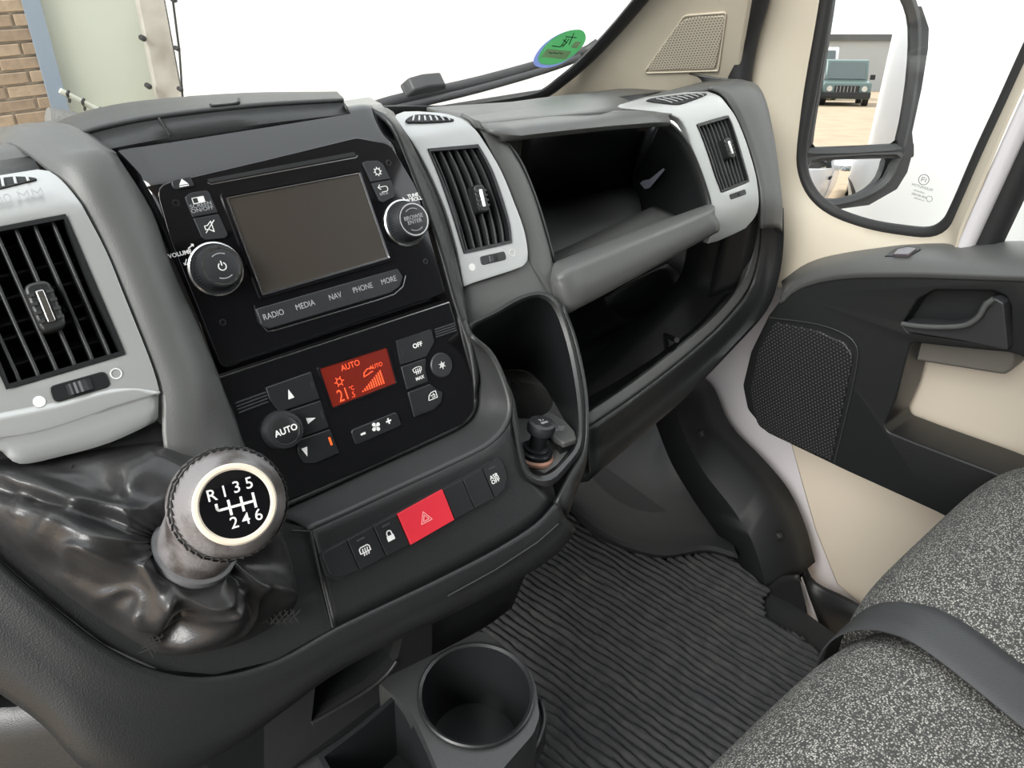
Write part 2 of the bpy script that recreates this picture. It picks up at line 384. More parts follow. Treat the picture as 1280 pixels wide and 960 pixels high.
tube('seam', [LZ(212.5, 169.5, 0.601), LZ(207, 160, 0.604), LZ(199, 148.5, 0.6075), LZ(197, 136, 0.655)], 0.0012, M['dark'], lid)
tube('latch_recess', cr([LZ(263, 131, 0.615), LZ(268, 132.3, 0.612), LZ(292, 130, 0.612), LZ(298, 127.5, 0.615), LZ(298, 123.5, 0.65)], 3), 0.0011, M['dark'], lid)
tube('seam', cr([LZ(56, 171, 0.62), LZ(72, 168, 0.62), LZ(80, 167, 0.622), LZ(93, 161.5, 0.63)], 3), 0.001, M['dark'], lid)

# grey soft surround between the driver vent and the radio
sL = [(60, 214, 0.0), (90, 240, 0.0), (122, 293, 0.0), (150, 357, 0.0), (184, 441, 0.0), (201, 492, 0.0), (205, 560, 0.0), (230, 640, -0.005)]
rows = []
for (u, v_, h), (um, vm), (u2, v2) in zip(sL, ((75, 188), (118, 198), (160, 270), (192, 340), (226, 425), (250, 492), (258, 560), (285, 640)),
                                          ((140, 187), (150, 200), (190, 264), (214, 331), (247, 404), (272, 466), (298, 535), (335, 632))):
    a = PP(u, v_, off(prof_left, 0.003)) ; c = S.w(*S.px(u2, v2, 0.001), 0.001)
    b = PD(um, vm, 0.5 * (np.dot(a - EYE, _fw) + np.dot(c - EYE, _fw)) - 0.010)
    rows.append([a, a * 0.55 + b * 0.45 + np.array((0, -0.002, 0.002)), b, b * 0.45 + c * 0.55 + np.array((0, -0.004, 0.003)), c])
top = [p + np.array((-0.01, 0.05, 0.006)) for p in rows[0]]
top2 = [p + np.array((-0.02, 0.10, -0.012)) for p in rows[0]]
patch('radio_surround', [top2, top] + rows, M['pad'], dash, n=(4, 4))
# pad that carries the driver vent, running out of frame
sweep('driver_pad', off(prof_left, 0.004)[1:], -0.30, 0.09, M['pad'], dash)
# thin rim between radio and centre vent
rl = [(462, 133), (490, 155), (512, 208), (535, 268), (552, 318), (567, 372), (585, 440), (594, 500)]
rr_ = [(492, 140), (508, 168), (526, 200), (546, 240), (563, 290), (577, 345), (584, 400), (598, 440)]
rows = []
for i, ((u, v_), (u2, v2)) in enumerate(zip(rl, rr_)):
    a = S.w(*S.px(u, v_, 0.001), 0.001) if i else PY(u, v_, 0.605)
    b = PP(u2, v2, off(prof_mid, 0.006)) if i < 6 else S.w(*S.px(u2, v2, -0.004), -0.004)
    m_ = (a + b) / 2 + np.array((0, -0.004, 0.003))
    rows.append([a, m_, b])
patch('radio_rim', rows, M['plastic'], dash, n=(4, 3))
# grey panel round the centre vent and to the edge of the upper shelf
cl = [(575, 146), (600, 163), (617, 195), (634, 230), (647, 262), (657, 295), (660, 325), (640, 345), (580, 366)]
crr = [(592, 160), (622, 166), (646, 198), (664, 236), (678, 280), (690, 325), (697, 384), (690, 390), (585, 410)]
pm = off(prof_mid, 0.005)
rows = []
for i, ((u, v_), (u2, v2)) in enumerate(zip(cl[:7], crr[:7])):
    a, b = PP(u, v_, pm), PP(u2, v2, pm)
    rows.append([a, a * .66 + b * .34 + np.array((0, -.002, .001)), a * .33 + b * .67 + np.array((0, -.002, .001)), b])
patch('vent_side_panel', rows, M['pad'], dash, n=(4, 3))
rows = [[PP(u, v_, pm) for u, v_ in r] for r in (((576, 352), (610, 345), (645, 332), (660, 322), (697, 335)), ((580, 385), (615, 372), (650, 355), (670, 350), (700, 362)), ((584, 412), (620, 395), (655, 377), (685, 373), (704, 388)))]
patch('vent_lower_panel', rows, M['pad'], dash, n=(3, 3))

# ---------------------------------------------------------------- upper open shelf on the passenger side
def LD(u, v_, h=0.0):
    """passenger dash plane, sinking away slowly to the passenger side"""
    return hit(u, v_, np.array((0.43, 0.552, 0.784)) + SHN * h, SHN)
SHN = -np.cross(_n((0.43, 0.022, -0.036)), _n((0, -0.5, -0.866)))
if SHN[1] > 0: SHN = -SHN
op_t = [(622, 168), (690, 161), (760, 154), (825, 149)]
op_b = [(697, 336), (760, 312), (820, 288), (884, 262)]
# back wall, floor, ceiling of the shelf
bk_t = [LD(u, v_) + np.array((0, 0.20, -0.02)) for u, v_ in ((600, 150), (690, 150), (770, 145), (860, 140))]
fl_b = [PZ(u, v_, 0.650) for u, v_ in ((640, 262), (672, 255), (735, 243), (796, 231))]
fl_f = [PZ(u, v_, 0.650) for u, v_ in ((675, 340), (694, 331), (760, 303), (805, 277))]
shelf = patch('shelf_back', [[p + np.array((0, -0.02, 0.14)) for p in fl_b] , fl_b], M['smooth'], dash, n=(2, 2), thick=0.004)
patch('shelf_floor', [fl_b, fl_f], material('shelf_lit_tone', (0.15, 0.155, 0.155), 0.4), dash, n=(2, 2), thick=0.004)  # light on the shelf floor put into the colour: dash plastic toned lighter
# front groove between floor and lip
gr_f = [LD(u, v_, -0.012) for u, v_ in ((690, 350), (760, 320), (820, 296), (890, 268))]
fl_f2 = fl_f[:3] + [PZ(825, 284, 0.650)]
patch('shelf_groove', [[p + np.array((0, 0, -0.0005)) for p in fl_f2], [(a + b) / 2 + np.array((0, 0, -0.012)) for a, b in zip(fl_f2, gr_f)], gr_f], M['dark'], dash, n=(3, 3))
# right inner wall with a soft sheen
w_t = [LD(826, 149), LD(845, 163), LD(861, 185), LD(874, 215), LD(884, 245), LD(889, 266)]
w_b = [PD(786, 232, 1.19), PD(788, 236, 1.185), PD(792, 246, 1.17), PD(796, 258, 1.15), PD(800, 270, 1.12), PD(812, 284, 1.06)]
patch('shelf_side', [w_t, [a * 0.5 + b * 0.5 + np.array((0.006, 0.004, 0)) for a, b in zip(w_t, w_b)], w_b], M['smooth'], dash, n=(5, 4))
patch('shelf_side_back', [[LD(826, 149), PD(800, 170, 1.20), PD(780, 190, 1.24)], [PD(786, 232, 1.19), PD(780, 236, 1.20), PD(770, 240, 1.22)]], M['smooth'], dash, n=(2, 2))
# left inner wall
patch('shelf_side', [[LD(u, v_, -0.003) for u, v_ in ((622, 168), (647, 200), (665, 240), (680, 285), (692, 330))],
                     [LD(u, v_, -0.003) + np.array((0.0, 0.20, -0.03)) for u, v_ in ((622, 168), (647, 200), (665, 240), (680, 285), (692, 330))]], M['smooth'], dash, n=(2, 4))
# ceiling lip of the shelf
patch('shelf_hood', [[PY(596, 160, 0.604), PY(690, 150, 0.604), PY(775, 142, 0.608), LD(839, 146, 0.002)], [LD(u, v_, 0.004) for u, v_ in ((612, 167), (690, 158), (765, 151), (832, 147))], [LD(u, v_, -0.004) for u, v_ in ((621, 170), (690, 163), (762, 156), (828, 152))],
                     [LD(u, v_, -0.004) + np.array((0, 0.12, 0.0)) for u, v_ in ((621, 170), (690, 163), (762, 156), (828, 152))]], M['pad'], dash, n=(4, 3))
# round bar in front of the shelf
bar = [[LD(684, 336, -0.012) + np.array((0, 0.012, -0.015)), LD(684, 336, -0.012), LD(686, 343, -0.008), LD(688, 354, -0.006), LD(691, 376, -0.006), LD(694, 396, -0.008), LD(694, 396, -0.008) + np.array((0, 0.03, -0.002)), LD(694, 396, -0.008) + np.array((0, 0.10, 0.0))]]
for (ua, va), (ub, vb), (uc, vc) in zip(((700, 330), (745, 312), (800, 290), (850, 272), (886, 259)), ((706, 348), (755, 328), (810, 304), (855, 284), (890, 268)), ((712, 386), (760, 361), (815, 331), (865, 303), (893, 288))):
    a, b, c = LD(ua, va, -0.004), LD(ub, vb, 0.014), LD(uc, vc, 0.004)
    bar.append([a + np.array((0, 0.012, -0.015)), a, a * .45 + b * .55 + SHN * .006, b, b * .4 + c * .6 + SHN * .005, c, c + np.array((0, 0.03, -0.002)), c + np.array((0, 0.10, 0.0))])
patch('shelf_bar', bar, M['pad'], dash, n=(4, 4))
tube('edge_line', [LD(u, v_, 0.0065) for u, v_ in ((703, 389), (760, 360), (815, 330), (865, 302.5), (893, 287))], 0.0011, M['plastic_grey'], dash, n=6)
# scrape on the shelf side
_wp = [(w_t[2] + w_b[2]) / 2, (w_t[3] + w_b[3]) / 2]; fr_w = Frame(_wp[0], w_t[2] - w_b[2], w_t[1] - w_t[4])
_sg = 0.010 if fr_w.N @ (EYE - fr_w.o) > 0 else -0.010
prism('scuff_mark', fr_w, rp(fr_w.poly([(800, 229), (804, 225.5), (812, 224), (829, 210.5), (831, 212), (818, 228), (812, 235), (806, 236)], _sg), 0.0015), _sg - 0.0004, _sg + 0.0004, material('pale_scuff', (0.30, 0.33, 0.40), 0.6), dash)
# ---------------------------------------------------------------- lower open tray
lip_in = [PZ(728, 520, 0.490), PZ(790, 478, 0.490), PZ(850, 432, 0.493), PZ(893, 395, 0.505), PX(925, 357, 0.965), PX(938, 325, 0.985), PX(945, 285, 0.990), PX(945, 255, 0.985)]
lip_out = [PZ(731, 536, 0.482), PZ(795, 492, 0.482), PZ(858, 443, 0.484), PZ(902, 403, 0.496), PX(934, 363, 0.975), PX(946, 327, 0.992), PX(951, 287, 0.996), PX(950, 257, 0.990)]
low1 = [PZ(734, 565, 0.455), PZ(800, 515, 0.455), PZ(866, 462, 0.455), PZ(915, 418, 0.470), PX(945, 378, 0.985), PX(957, 340, 1.000), PX(961, 300, 1.002), PX(961, 258, 0.998)]
low2 = [PZ(722, 600, 0.420), PZ(780, 550, 0.425), PZ(842, 497, 0.43), PZ(905, 432, 0.455), PX(948, 385, 1.000), PX(963, 345, 1.010), PX(969, 305, 1.012), PX(969, 258, 1.010)]
low3 = [p + np.array((0.0, 0.16, -0.02)) for p in low2]
lowlip = patch('tray_lip', [[a + np.array((0, 0.01, -0.02)) for a in lip_in], lip_in, [(a + b) / 2 + np.array((0, 0, 0.002)) for a, b in zip(lip_in, lip_out)], lip_out], M['pad'], dash, n=(3, 4), thick=0.003)
patch('tray_front', [lip_out, low1, low2, low3], M['plastic'], dash, n=(4, 4))
tr_f = [p + np.array((0, 0.012, -0.018)) for p in lip_in[:5]]
tr_b = [PY(u, v_, 0.78) for u, v_ in ((700, 440), (755, 420), (805, 395), (850, 365), (885, 330))]
patch('tray_floor', [tr_f, [(a * .5 + b * .5) + np.array((0, 0, -0.03)) for a, b in zip(tr_f, tr_b)], tr_b], M['smooth'], dash, n=(4, 4))
patch('tray_back', [[p + np.array((0, 0.0, 0.22)) for p in tr_b], tr_b, [p + np.array((0, -0.02, -0.06)) for p in tr_b]], M['smooth'], dash, n=(2, 3))
patch('tray_end', [[PX(u, v_, 0.985) for u, v_ in ((945, 250), (946, 285), (938, 327), (924, 358))], [PX(u, v_, 0.97) for u, v_ in ((905, 285), (898, 310), (890, 345), (885, 372))]], M['plastic'], dash, n=(3, 3))
patch('tray_duct', [[PY(u, v_, 0.72) for u, v_ in ((757, 372), (790, 352), (835, 330))], [PY(u, v_, 0.715) for u, v_ in ((763, 385), (800, 372), (850, 345))], [PY(u, v_, 0.74) for u, v_ in ((778, 398), (812, 388), (850, 370))]], M['plastic'], dash, n=(4, 4))
tube('tray_step', [PY(811, 411, 0.70), PY(828, 417, 0.66), PZ(846, 425, 0.492)], 0.004, M['plastic'], dash)
tube('pull_slot', cr([PZ(770, 548, 0.437), PZ(800, 524, 0.440), PZ(822, 500, 0.443), PZ(830, 496, 0.442), PZ(826, 508, 0.438), PZ(812, 522, 0.434)], 3), 0.0022, M['dark'], dash)
# end of the dash beside the door
endL = [PP(u, v_, off(prof_right, 0.004)) for u, v_ in ((884, 112), (900, 119), (912, 133), (926, 160), (938, 193), (947, 228), (950, 256), (949, 285))]
endR = [PX(u, v_, 1.0) for u, v_ in ((925, 103), (941, 109), (951, 130), (958, 165), (963, 198), (966, 232), (969, 262), (969, 290))]
patch('dash_end', [[p + np.array((-0.02, 0.12, -0.02)) for p in [(a + b) / 2 for a, b in zip(endL, endR)]][:0] or endL, [(a * .5 + b * .5) + np.array((0.004, -0.008, 0.006)) for a, b in zip(endL, endR)], endR, [p + np.array((0.01, 0.10, -0.01)) for p in endR]], M['pad'], dash, n=(4, 4))
patch('dash_end_top', [[PZ(u, v_, 0.812) for u, v_ in ((780, 128), (830, 117), (885, 111), (905, 112))], [PX(u, v_, 1.0) for u, v_ in ((840, 112), (880, 102), (908, 100), (930, 103))]], M['pad'], dash, n=(3, 3))
tube('end_seam', cr([PX(944, 140, 1.0), PX(953, 168, 1.003), PX(961, 200, 1.004), PX(965, 228, 1.003)], 3), 0.0018, M['dark'], dash)
tube('end_seam', [PX(951, 258, 0.996), PX(968, 252, 1.004)], 0.0012, M['dark'], dash)

# ---------------------------------------------------------------- ledge, switch panel and cup recess under the radio
led0 = [(345, 640), (405, 613), (470, 583), (530, 556), (580, 531), (596, 508), (594, 475), (582, 425), (576, 395)]
led1 = [(368, 650), (425, 624), (487, 595), (545, 568), (598, 541), (618, 515), (615, 480), (600, 440), (582, 415)]
led2 = [(385, 660), (442, 635), (505, 606), (562, 580), (615, 552), (637, 520), (634, 490), (615, 447), (588, 423)]
patch('lower_ledge', [[S.w(*S.px(u, v_, 0.001), 0.001) for u, v_ in led0], [S.w(*S.px(u, v_, -0.004), -0.004) for u, v_ in led0],
                      [(S.w(*S.px(u, v_, 0), 0) + Q.w(*Q.px(u, v_, 0), 0)) / 2 for u, v_ in led1], [Q.w(*Q.px(u, v_, 0.002), 0.002) for u, v_ in led2]], M['plastic_grey'], dash, n=(4, 4))
pan_t = [(385, 660), (442, 635), (505, 606), (562, 580), (615, 552), (637, 520)]
pan_m = [(400, 725), (455, 697), (525, 663), (590, 630), (638, 605), (658, 585)]
pan_b = [(416, 786), (470, 760), (548, 723), (618, 687), (668, 655), (692, 628)]
q0 = lambda u, v_, h=0.0: Q.w(*Q.px(u, v_, h), h)
under = [(424, 815), (478, 790), (556, 752), (628, 714), (682, 678), (705, 650)]
patch('switch_panel', [[q0(*p, 0.001) for p in pan_t], [q0(*p, -0.0025) for p in pan_m], [q0(*p, -0.003) for p in pan_b]], M['plastic'], dash, n=(4, 4))
# the rounded pod with the cup recess
rim_o = [(582, 408), (618, 388), (652, 369), (682, 365), (702, 383), (717, 425), (727, 475), (731, 520), (729, 560), (712, 585), (690, 607), (664, 602), (650, 578), (640, 525), (632, 488), (612, 447), (592, 425)]
rim_i = [(590, 411), (622, 394), (655, 376), (678, 373), (694, 389), (708, 428), (718, 475), (723, 518), (722, 553), (706, 576), (688, 592), (668, 594), (656, 572), (648, 525), (640, 490), (620, 455), (600, 430)]
def pod(u, v_, h=0.0):
    a = S.w(*S.px(u, v_, h), h); b = Q.w(*Q.px(u, v_, h), h); t = min(1, max(0, (v_ - 400) / 120.0)); return a * (1 - t) + b * t
def ring3(name, rows, mat, parent, ang=50, n=3):
    rows = [crc(r, n) for r in rows]; v, f = grid(rows, True); return mk(name, v, f, mat, parent, ang=ang)
ring3('recess_rim', [[pod(*p, -0.03) for p in rim_o], [pod(*p, 0.0) for p in rim_o], [(pod(*a, 0.004) + pod(*b, 0.004)) / 2 for a, b in zip(rim_o, rim_i)], [pod(*p, 0.001) for p in rim_i], [pod(*p, -0.012) for p in rim_i]], M['plastic_grey'], dash)
# recess walls down to the tray floor
TF = 0.570
base_px = [(600, 470), (612, 466), (627, 463), (645, 462), (660, 465), (676, 478), (692, 502), (706, 526), (717, 553), (703, 574), (687, 591), (668, 592), (650, 575), (640, 550), (628, 525), (614, 500), (603, 482)]
base_i = [PZ(u, v_, TF) for u, v_ in base_px]
ring3('recess_wall', [[pod(*p, -0.004) for p in rim_i], [pod(*p, -0.012) * .5 + b * .5 for p, b in zip(rim_i, base_i)], base_i], M['smooth'], dash)
# outer skin of the pod, right and below
po = [(701, 383), (716, 425), (727, 475), (731, 520), (728, 562), (712, 590), (692, 628)]
pu = [(701, 383), (716, 425), (727, 475), (731, 520), (728, 578), (716, 612), (703, 650)]
patch('pod_skin', [[pod(*p) for p in po], [pod(*p, -0.02) for p in pu], [pod(*p, -0.02) + np.array((0.065, 0.10, -0.01)) for p in pu]], M['plastic'], dash, n=(1, 4))
# grey insert with the cup well
TFr = Frame((0, 0, TF), (1, 0, 0), (0, 1, 0))
cc = TFr.px(652, 500); crad = 0.034
ins_o = TFr.poly(base_px)
ins_o = [np.array(p) for p in ins_o]
circ = [np.array((cc[0] + crad * math.cos(math.atan2(p[1] - cc[1], p[0] - cc[0])), cc[1] + crad * math.sin(math.atan2(p[1] - cc[1], p[0] - cc[0])))) for p in ins_o]
circ = [np.array((cc[0] + crad * math.cos(2 * math.pi * k / 48), cc[1] + crad * math.sin(2 * math.pi * k / 48))) for k in range(48)]
def ray_poly(c, ang, poly):
    d = np.array((math.cos(ang), math.sin(ang))); best = 0.0
    for i in range(len(poly)):
        a, b = poly[i - 1], poly[i]; e = b - a; den = d[0] * e[1] - d[1] * e[0]
        if abs(den) < 1e-12: continue
        t = ((a - c)[0] * e[1] - (a - c)[1] * e[0]) / den; s = ((a - c)[0] * d[1] - (a - c)[1] * d[0]) / den
        if t > 0 and -1e-9 <= s <= 1 + 1e-9: best = max(best, t)
    return c + d * best
outer = [ray_poly(np.array(cc), 2 * math.pi * k / 48, ins_o) for k in range(48)]
outer = [o if np.linalg.norm(o - np.array(cc)) > crad + 0.002 else np.array(cc) + (o - np.array(cc)) / max(np.linalg.norm(o - np.array(cc)), 1e-6) * (crad + 0.002) for o in outer]
cup = ring('cup_well', TFr, [(outer, -0.01), (outer, 0.0), (circ, 0.0), (circ, -0.05)], M['pad'], dash)
prism('cup_bottom', TFr, circ, -0.052, -0.049, material('worn_well_base', (0.06, 0.055, 0.05), 0.7, var=(300, (0.12, 0.11, 0.10), 0.5, 0.7)), cup)
for k in range(8):
    a = 2.1 - k * 0.16; d_ = np.array((math.cos(a), math.sin(a)))
    f_ = TFr.at(cc[0] + d_[0] * (crad + 0.001), cc[1] + d_[1] * (crad + 0.001), 0.001, a)
    prism('grip_rib', f_, [(-0.004, -0.0016), (0.004, -0.0016), (0.004, 0.0016), (-0.004, 0.0016)], -0.004, 0.002, M['pad'], cup, bev=0.0005)

# gear panel below the driver vent and the body of the console
sk0 = [(-80, 560), (-60, 640), (0, 700), (60, 752), (130, 806), (200, 838), (270, 844), (345, 824), (416, 785), (470, 759), (548, 722), (618, 686), (668, 654), (694, 626)]
sk1 = [(-120, 600), (-80, 690), (-10, 745), (50, 798), (118, 852), (190, 880), (270, 880), (350, 850), (422, 808), (476, 781), (555, 743), (627, 706), (678, 674), (703, 646)]
sk2 = [(-160, 700), (-100, 800), (-10, 850), (60, 900), (120, 960), (205, 975), (290, 925), (345, 880), (400, 838), (478, 795), (562, 756), (634, 719), (686, 686), (709, 657)]
patch('console_skin', [[q0(*p, -0.002) for p in sk0], [q0(*p, -0.006) for p in sk1], [q0(*p, -0.028) for p in sk2], [q0(*p, -0.028) + np.array((0, 0.12, -0.03)) for p in sk2]], M['plastic'], dash, n=(4, 4))
prism('gear_panel', Q, Q.poly([(-80, 540), (190, 520), (290, 600), (318, 668), (345, 650), (385, 660), (400, 725), (416, 786), (345, 826), (270, 844), (200, 838), (130, 806), (60, 752), (0, 700), (-60, 640)]), -0.03, -0.003, M['plastic'], dash)
tube('panel_seam', [q0(365, 664, 0.001), q0(388, 664, 0.001), q0(402, 725, 0.0008), q0(416, 784, 0.0008)], 0.001, M['dark'], dash)
tube('console_seam', cr([q0(122, 930, -0.022), q0(170, 918, -0.020), q0(215, 905, -0.016), q0(245, 892, -0.010)], 3), 0.0016, M['dark'], dash)
tube('panel_crease', [q0(*p, 0.0) for p in ((560, 745), (620, 712), (672, 678), (698, 655))], 0.0008, M['plastic_grey'], dash)
# ================================================================ AIR VENTS
def air_vent(label, rows, prof, n_slats, grille_px, wheel_px, tab_px, n_open, dots=None, left_x=None):
    """rows: picture points (outer left, opening left, opening right, outer right) from top to bottom; n_open = (first, last) row of the opening"""
    R3 = []
    for r in rows:
        if left_x:                                   # the left half runs out of frame: mirror it by width
            b2, b3 = PP(*r[0], prof), PP(*r[1], prof)
            R3.append([b2 - np.array((left_x[0] + left_x[1], 0, 0)), b2 - np.array((left_x[0], 0, 0)), b2, b3])
        else:
            R3.append([PP(*p, prof) for p in r])
    i0, i1 = n_open
    base = R3[i1][1]
    t = thing('air_vent', label, 'air vent', tuple(base), 'silver framed dashboard air vents')
    # silver frame with the opening left out
    k = 3; cols = [cr([r[j] for r in R3], k) for j in range(4)]
    NR = len(cols[0]); v = []; f = []
    sub = 4; full = []
    for i in range(NR):
        line = []
        for j in range(3):
            for s in range(sub): line.append(cols[j][i] + (cols[j + 1][i] - cols[j][i]) * s / sub)
        line.append(cols[3][i]); full.append(line)
    W = len(full[0]); v = [p for l in full for p in l]
    for i in range(NR - 1):
        for j in range(W - 1):
            if i0 * k <= i < i1 * k and sub <= j < 2 * sub: continue
            f.append((i * W + j, i * W + j + 1, (i + 1) * W + j + 1, (i + 1) * W + j))
    mk('frame', v, f, M['silver'], t, sol=0.009, bev=(0.0022, 3), face_cam=True, ang=40)
    # black box behind the opening
    lo = [cols[1][i] for i in range(i0 * k, i1 * k + 1)]; hi = [cols[2][i] for i in range(i0 * k, i1 * k + 1)]
    nn = _n(np.cross(hi[0] - lo[0], lo[-1] - lo[0])); nn = nn if nn[1] > 0 else -nn          # into the dash
    e = 0.002
    loop = lo + hi[::-1]; cen = sum(loop) / len(loop)
    rows_ = [[p + nn * 0.001 for p in loop], [p + nn * 0.004 + (cen - p) * 0.015 for p in loop], [p + nn * 0.060 for p in loop]]
    gv, gf = grid(rows_, True); gf.append([2 * len(loop) + q for q in range(len(loop))])
    mk('duct', gv, gf, M['dark'], t, ang=30)
    rows_ = [[p + nn * -0.0012 for p in loop], [p + (cen - p) / np.linalg.norm(cen - p) * 0.0035 + nn * -0.0012 for p in loop], [p + (cen - p) / np.linalg.norm(cen - p) * 0.0035 + nn * 0.012 for p in loop]]
    gv, gf = grid(rows_, True); mk('inner_rim', gv, gf, M['smooth'], t, ang=30)
    # slats: upright blades that follow the curve
    N = len(lo)
    for q in range(n_slats):
        s = (q + 0.75) / (n_slats + 0.5)
        c = [a + (b - a) * s for a, b in zip(lo, hi)]; c = [p for p in c]
        wv = _n(hi[N // 2] - lo[N // 2]) * 0.0011
        gv = []; gf = []
        for p in c:
            gv += [p - wv + nn * 0.003, p + wv + nn * 0.003, p + wv * 0.6 + nn * 0.022, p - wv * 0.6 + nn * 0.022]
        for i in range(N - 1):
            for m_ in range(4): gf.append((i * 4 + m_, i * 4 + (m_ + 1) % 4, i * 4 + 4 + (m_ + 1) % 4, i * 4 + 4 + m_))
        gf += [(0, 1, 2, 3), tuple((N - 1) * 4 + m_ for m_ in (3, 2, 1, 0))]
        mk('slat', gv, gf, M['plastic_grey'], t, ang=40, bev=(0.0006, 2))
    # cross vanes behind the slats
    for q in range(6):
        i = int((q + 0.8) / 6.4 * (N - 1)); a, b = lo[i], hi[i]; up = _n(lo[max(i - 1, 0)] - lo[min(i + 1, N - 1)])
        gv = [a + nn * 0.026, b + nn * 0.026, b + nn * 0.042 + up * 0.006, a + nn * 0.042 + up * 0.006]
        gv += [p - up * 0.0015 for p in gv]
        mk('cross_vane', gv, [(0, 1, 2, 3), (7, 6, 5, 4), (0, 4, 5, 1), (1, 5, 6, 2), (2, 6, 7, 3), (3, 7, 4, 0)], M['plastic'], t, flat=True)
    # tab for turning the slats
    i = N // 2; U = _n(hi[i] - lo[i]); V = _n(lo[max(i - 2, 0)] - lo[min(i + 2, N - 1)])
    fr = Frame(PP(*tab_px[0], prof), U, V); sc = tab_px[1]
    tab = prism('adjuster_tab', fr, rp([(-0.008 * sc, -0.017 * sc), (0.008 * sc, -0.017 * sc), (0.008 * sc, 0.017 * sc), (-0.008 * sc, 0.017 * sc)], 0.006 * sc), -0.008, 0.008, M['plastic'], t, bev=(0.002, 3))
    prism('chrome_inlay', fr, rp([(-0.0025 * sc, -0.011 * sc), (0.0025 * sc, -0.011 * sc), (0.0025 * sc, 0.011 * sc), (-0.0025 * sc, 0.011 * sc)], 0.0012), 0.0065, 0.0092, M['chrome'], tab, bev=(0.0006, 2))
    for sg in (-1, 1):
        for q in range(4):
            prism('grip_rib', fr.at(sg * 0.0058 * sc, (q - 1.5) * 0.006 * sc), [(-0.002, -0.001), (0.002, -0.001), (0.002, 0.001), (-0.002, 0.001)], 0.006, 0.0088, M['plastic_grey'], tab)
    # thumb wheel below
    P4 = [PP(*p, prof) for p in wheel_px]; wc = sum(P4) / 4; U = _n(P4[1] - P4[0]); V = _n(P4[0] - P4[3]); fw = Frame(wc, U, V)
    L_, H_ = np.linalg.norm(P4[1] - P4[0]) / 2, np.linalg.norm(P4[0] - P4[3]) / 2
    prism('wheel_slot', fw, rp([(-L_, -H_), (L_, -H_), (L_, H_), (-L_, H_)], H_ * 0.7), -0.004, 0.0008, M['smooth'], t, bev=(0.0005, 2))
    rv = []; nseg = 34; wr = L_ * 1.05; hw = H_ * 0.66
    for q in range(nseg):
        a = math.pi * q / (nseg - 1); r_ = wr * (1.0 if q % 2 else 0.965)
        for b_ in (-hw, hw): rv.append(fw.w(-r_ * math.cos(a) * 0.86, b_, -wr * 0.82 + r_ * math.sin(a)))
    rf = [(2 * q, 2 * q + 2, 2 * q + 3, 2 * q + 1) for q in range(nseg - 1)] + [[2 * q for q in range(nseg)], [2 * q + 1 for q in range(nseg)][::-1]]
    mk('thumb_wheel', rv, rf, M['button'], t, flat=True)
    if dots:
        a_, b_ = dots
        f1 = Frame(PP(*a_, prof), U, V); lathe('closed_mark', f1, [(0.0035, -0.001), (0.0035, 0.0004)], M['print'], t, n=24)
        f2 = Frame(PP(*b_, prof), U, V); strokes('open_mark', f2, [arc(0, 0, 0.0033, 0, 360, 24)], 0.0008, 0.0002, M['print'], t)
    # small demister grille on top
    G = [PP(u, v_, prof) for u, v_ in grille_px[0]]; Gc = sum(G) / len(G)
    gn = np.cross(G[1] - G[0], G[-1] - G[0]); gn = _n(gn); gn = gn if gn[2] > 0 else -gn
    gp = crc(G, 3); loop2 = [p + gn * 0.0012 for p in gp]
    gv = loop2 + [p - gn * 0.004 for p in gp]; n_ = len(gp)
    top = mk('demister_grille', gv, [list(range(n_)), list(range(n_, 2 * n_))[::-1]] + [(i, (i + 1) % n_, n_ + (i + 1) % n_, n_ + i) for i in range(n_)], M['dark'], t, flat=True)
    (u0, v0), (u1, v1), (u2, v2), (u3, v3), ns = grille_px[1]
    for q in range(ns):
        s = (q + 0.5) / ns
        a = PP(u0 + (u1 - u0) * s, v0 + (v1 - v0) * s, prof) + gn * 0.0015; b = PP(u2 + (u3 - u2) * s, v2 + (v3 - v2) * s, prof) + gn * 0.0015
        tube('slat', [a, (a + b) / 2 + gn * 0.0006, b], 0.0009, M['silver'], top, n=6)
    return t

mid_rows = [((505, 139.5), (522, 139), (550, 141), (562, 143)), ((494, 146), (512, 147), (563, 149), (578, 149.5)), ((507, 165), (522, 164), (583, 160), (594, 162)),
            ((521, 186), (534, 186), (597, 180.5), (608, 182)), ((540, 222), (549, 222), (615, 213), (627, 215)), ((557, 262), (563, 262), (629, 252), (643, 254)), ((567, 295), (573, 294), (637, 282), (654, 284)),
            ((573, 319), (580, 317.5), (639.5, 304), (659, 308)), ((577, 343), (587, 341), (645, 323), (659, 325)), ((580, 358), (590, 354), (640, 338), (653, 333))]
air_vent('silver vent between the radio and the open shelf', mid_rows, prof_mid, 6,
         ([(510, 153.5), (515, 146), (530, 144.3), (550, 146.3), (567, 152)], ((514, 147), (560, 147), (512, 153), (566, 152), 7)),
         [(600, 321), (631, 314), (632, 324), (602, 332)], ((597, 250), 0.78), (3, 7), ((590, 334), (640, 316)))
right_rows = [((775, 130), (808, 121), (856, 114.5), (884, 113.8)), ((776, 135), (818, 133), (870, 122), (900, 120)), ((838, 143), (857, 140), (892, 130), (911, 133)),
              ((857, 160), (871, 156), (910, 144.6), (921, 148)), ((868, 193), (884, 189), (922, 177), (933, 177)), ((878, 226), (894, 220), (931, 208), (943, 210)),
              ((884, 246), (901.5, 240.5), (936, 227), (947, 229)), ((889, 264), (904, 262), (938, 249), (949, 253)), ((892, 284), (905, 280), (932, 270), (945, 270)), ((885, 305), (897, 302), (918, 293), (932, 286))]
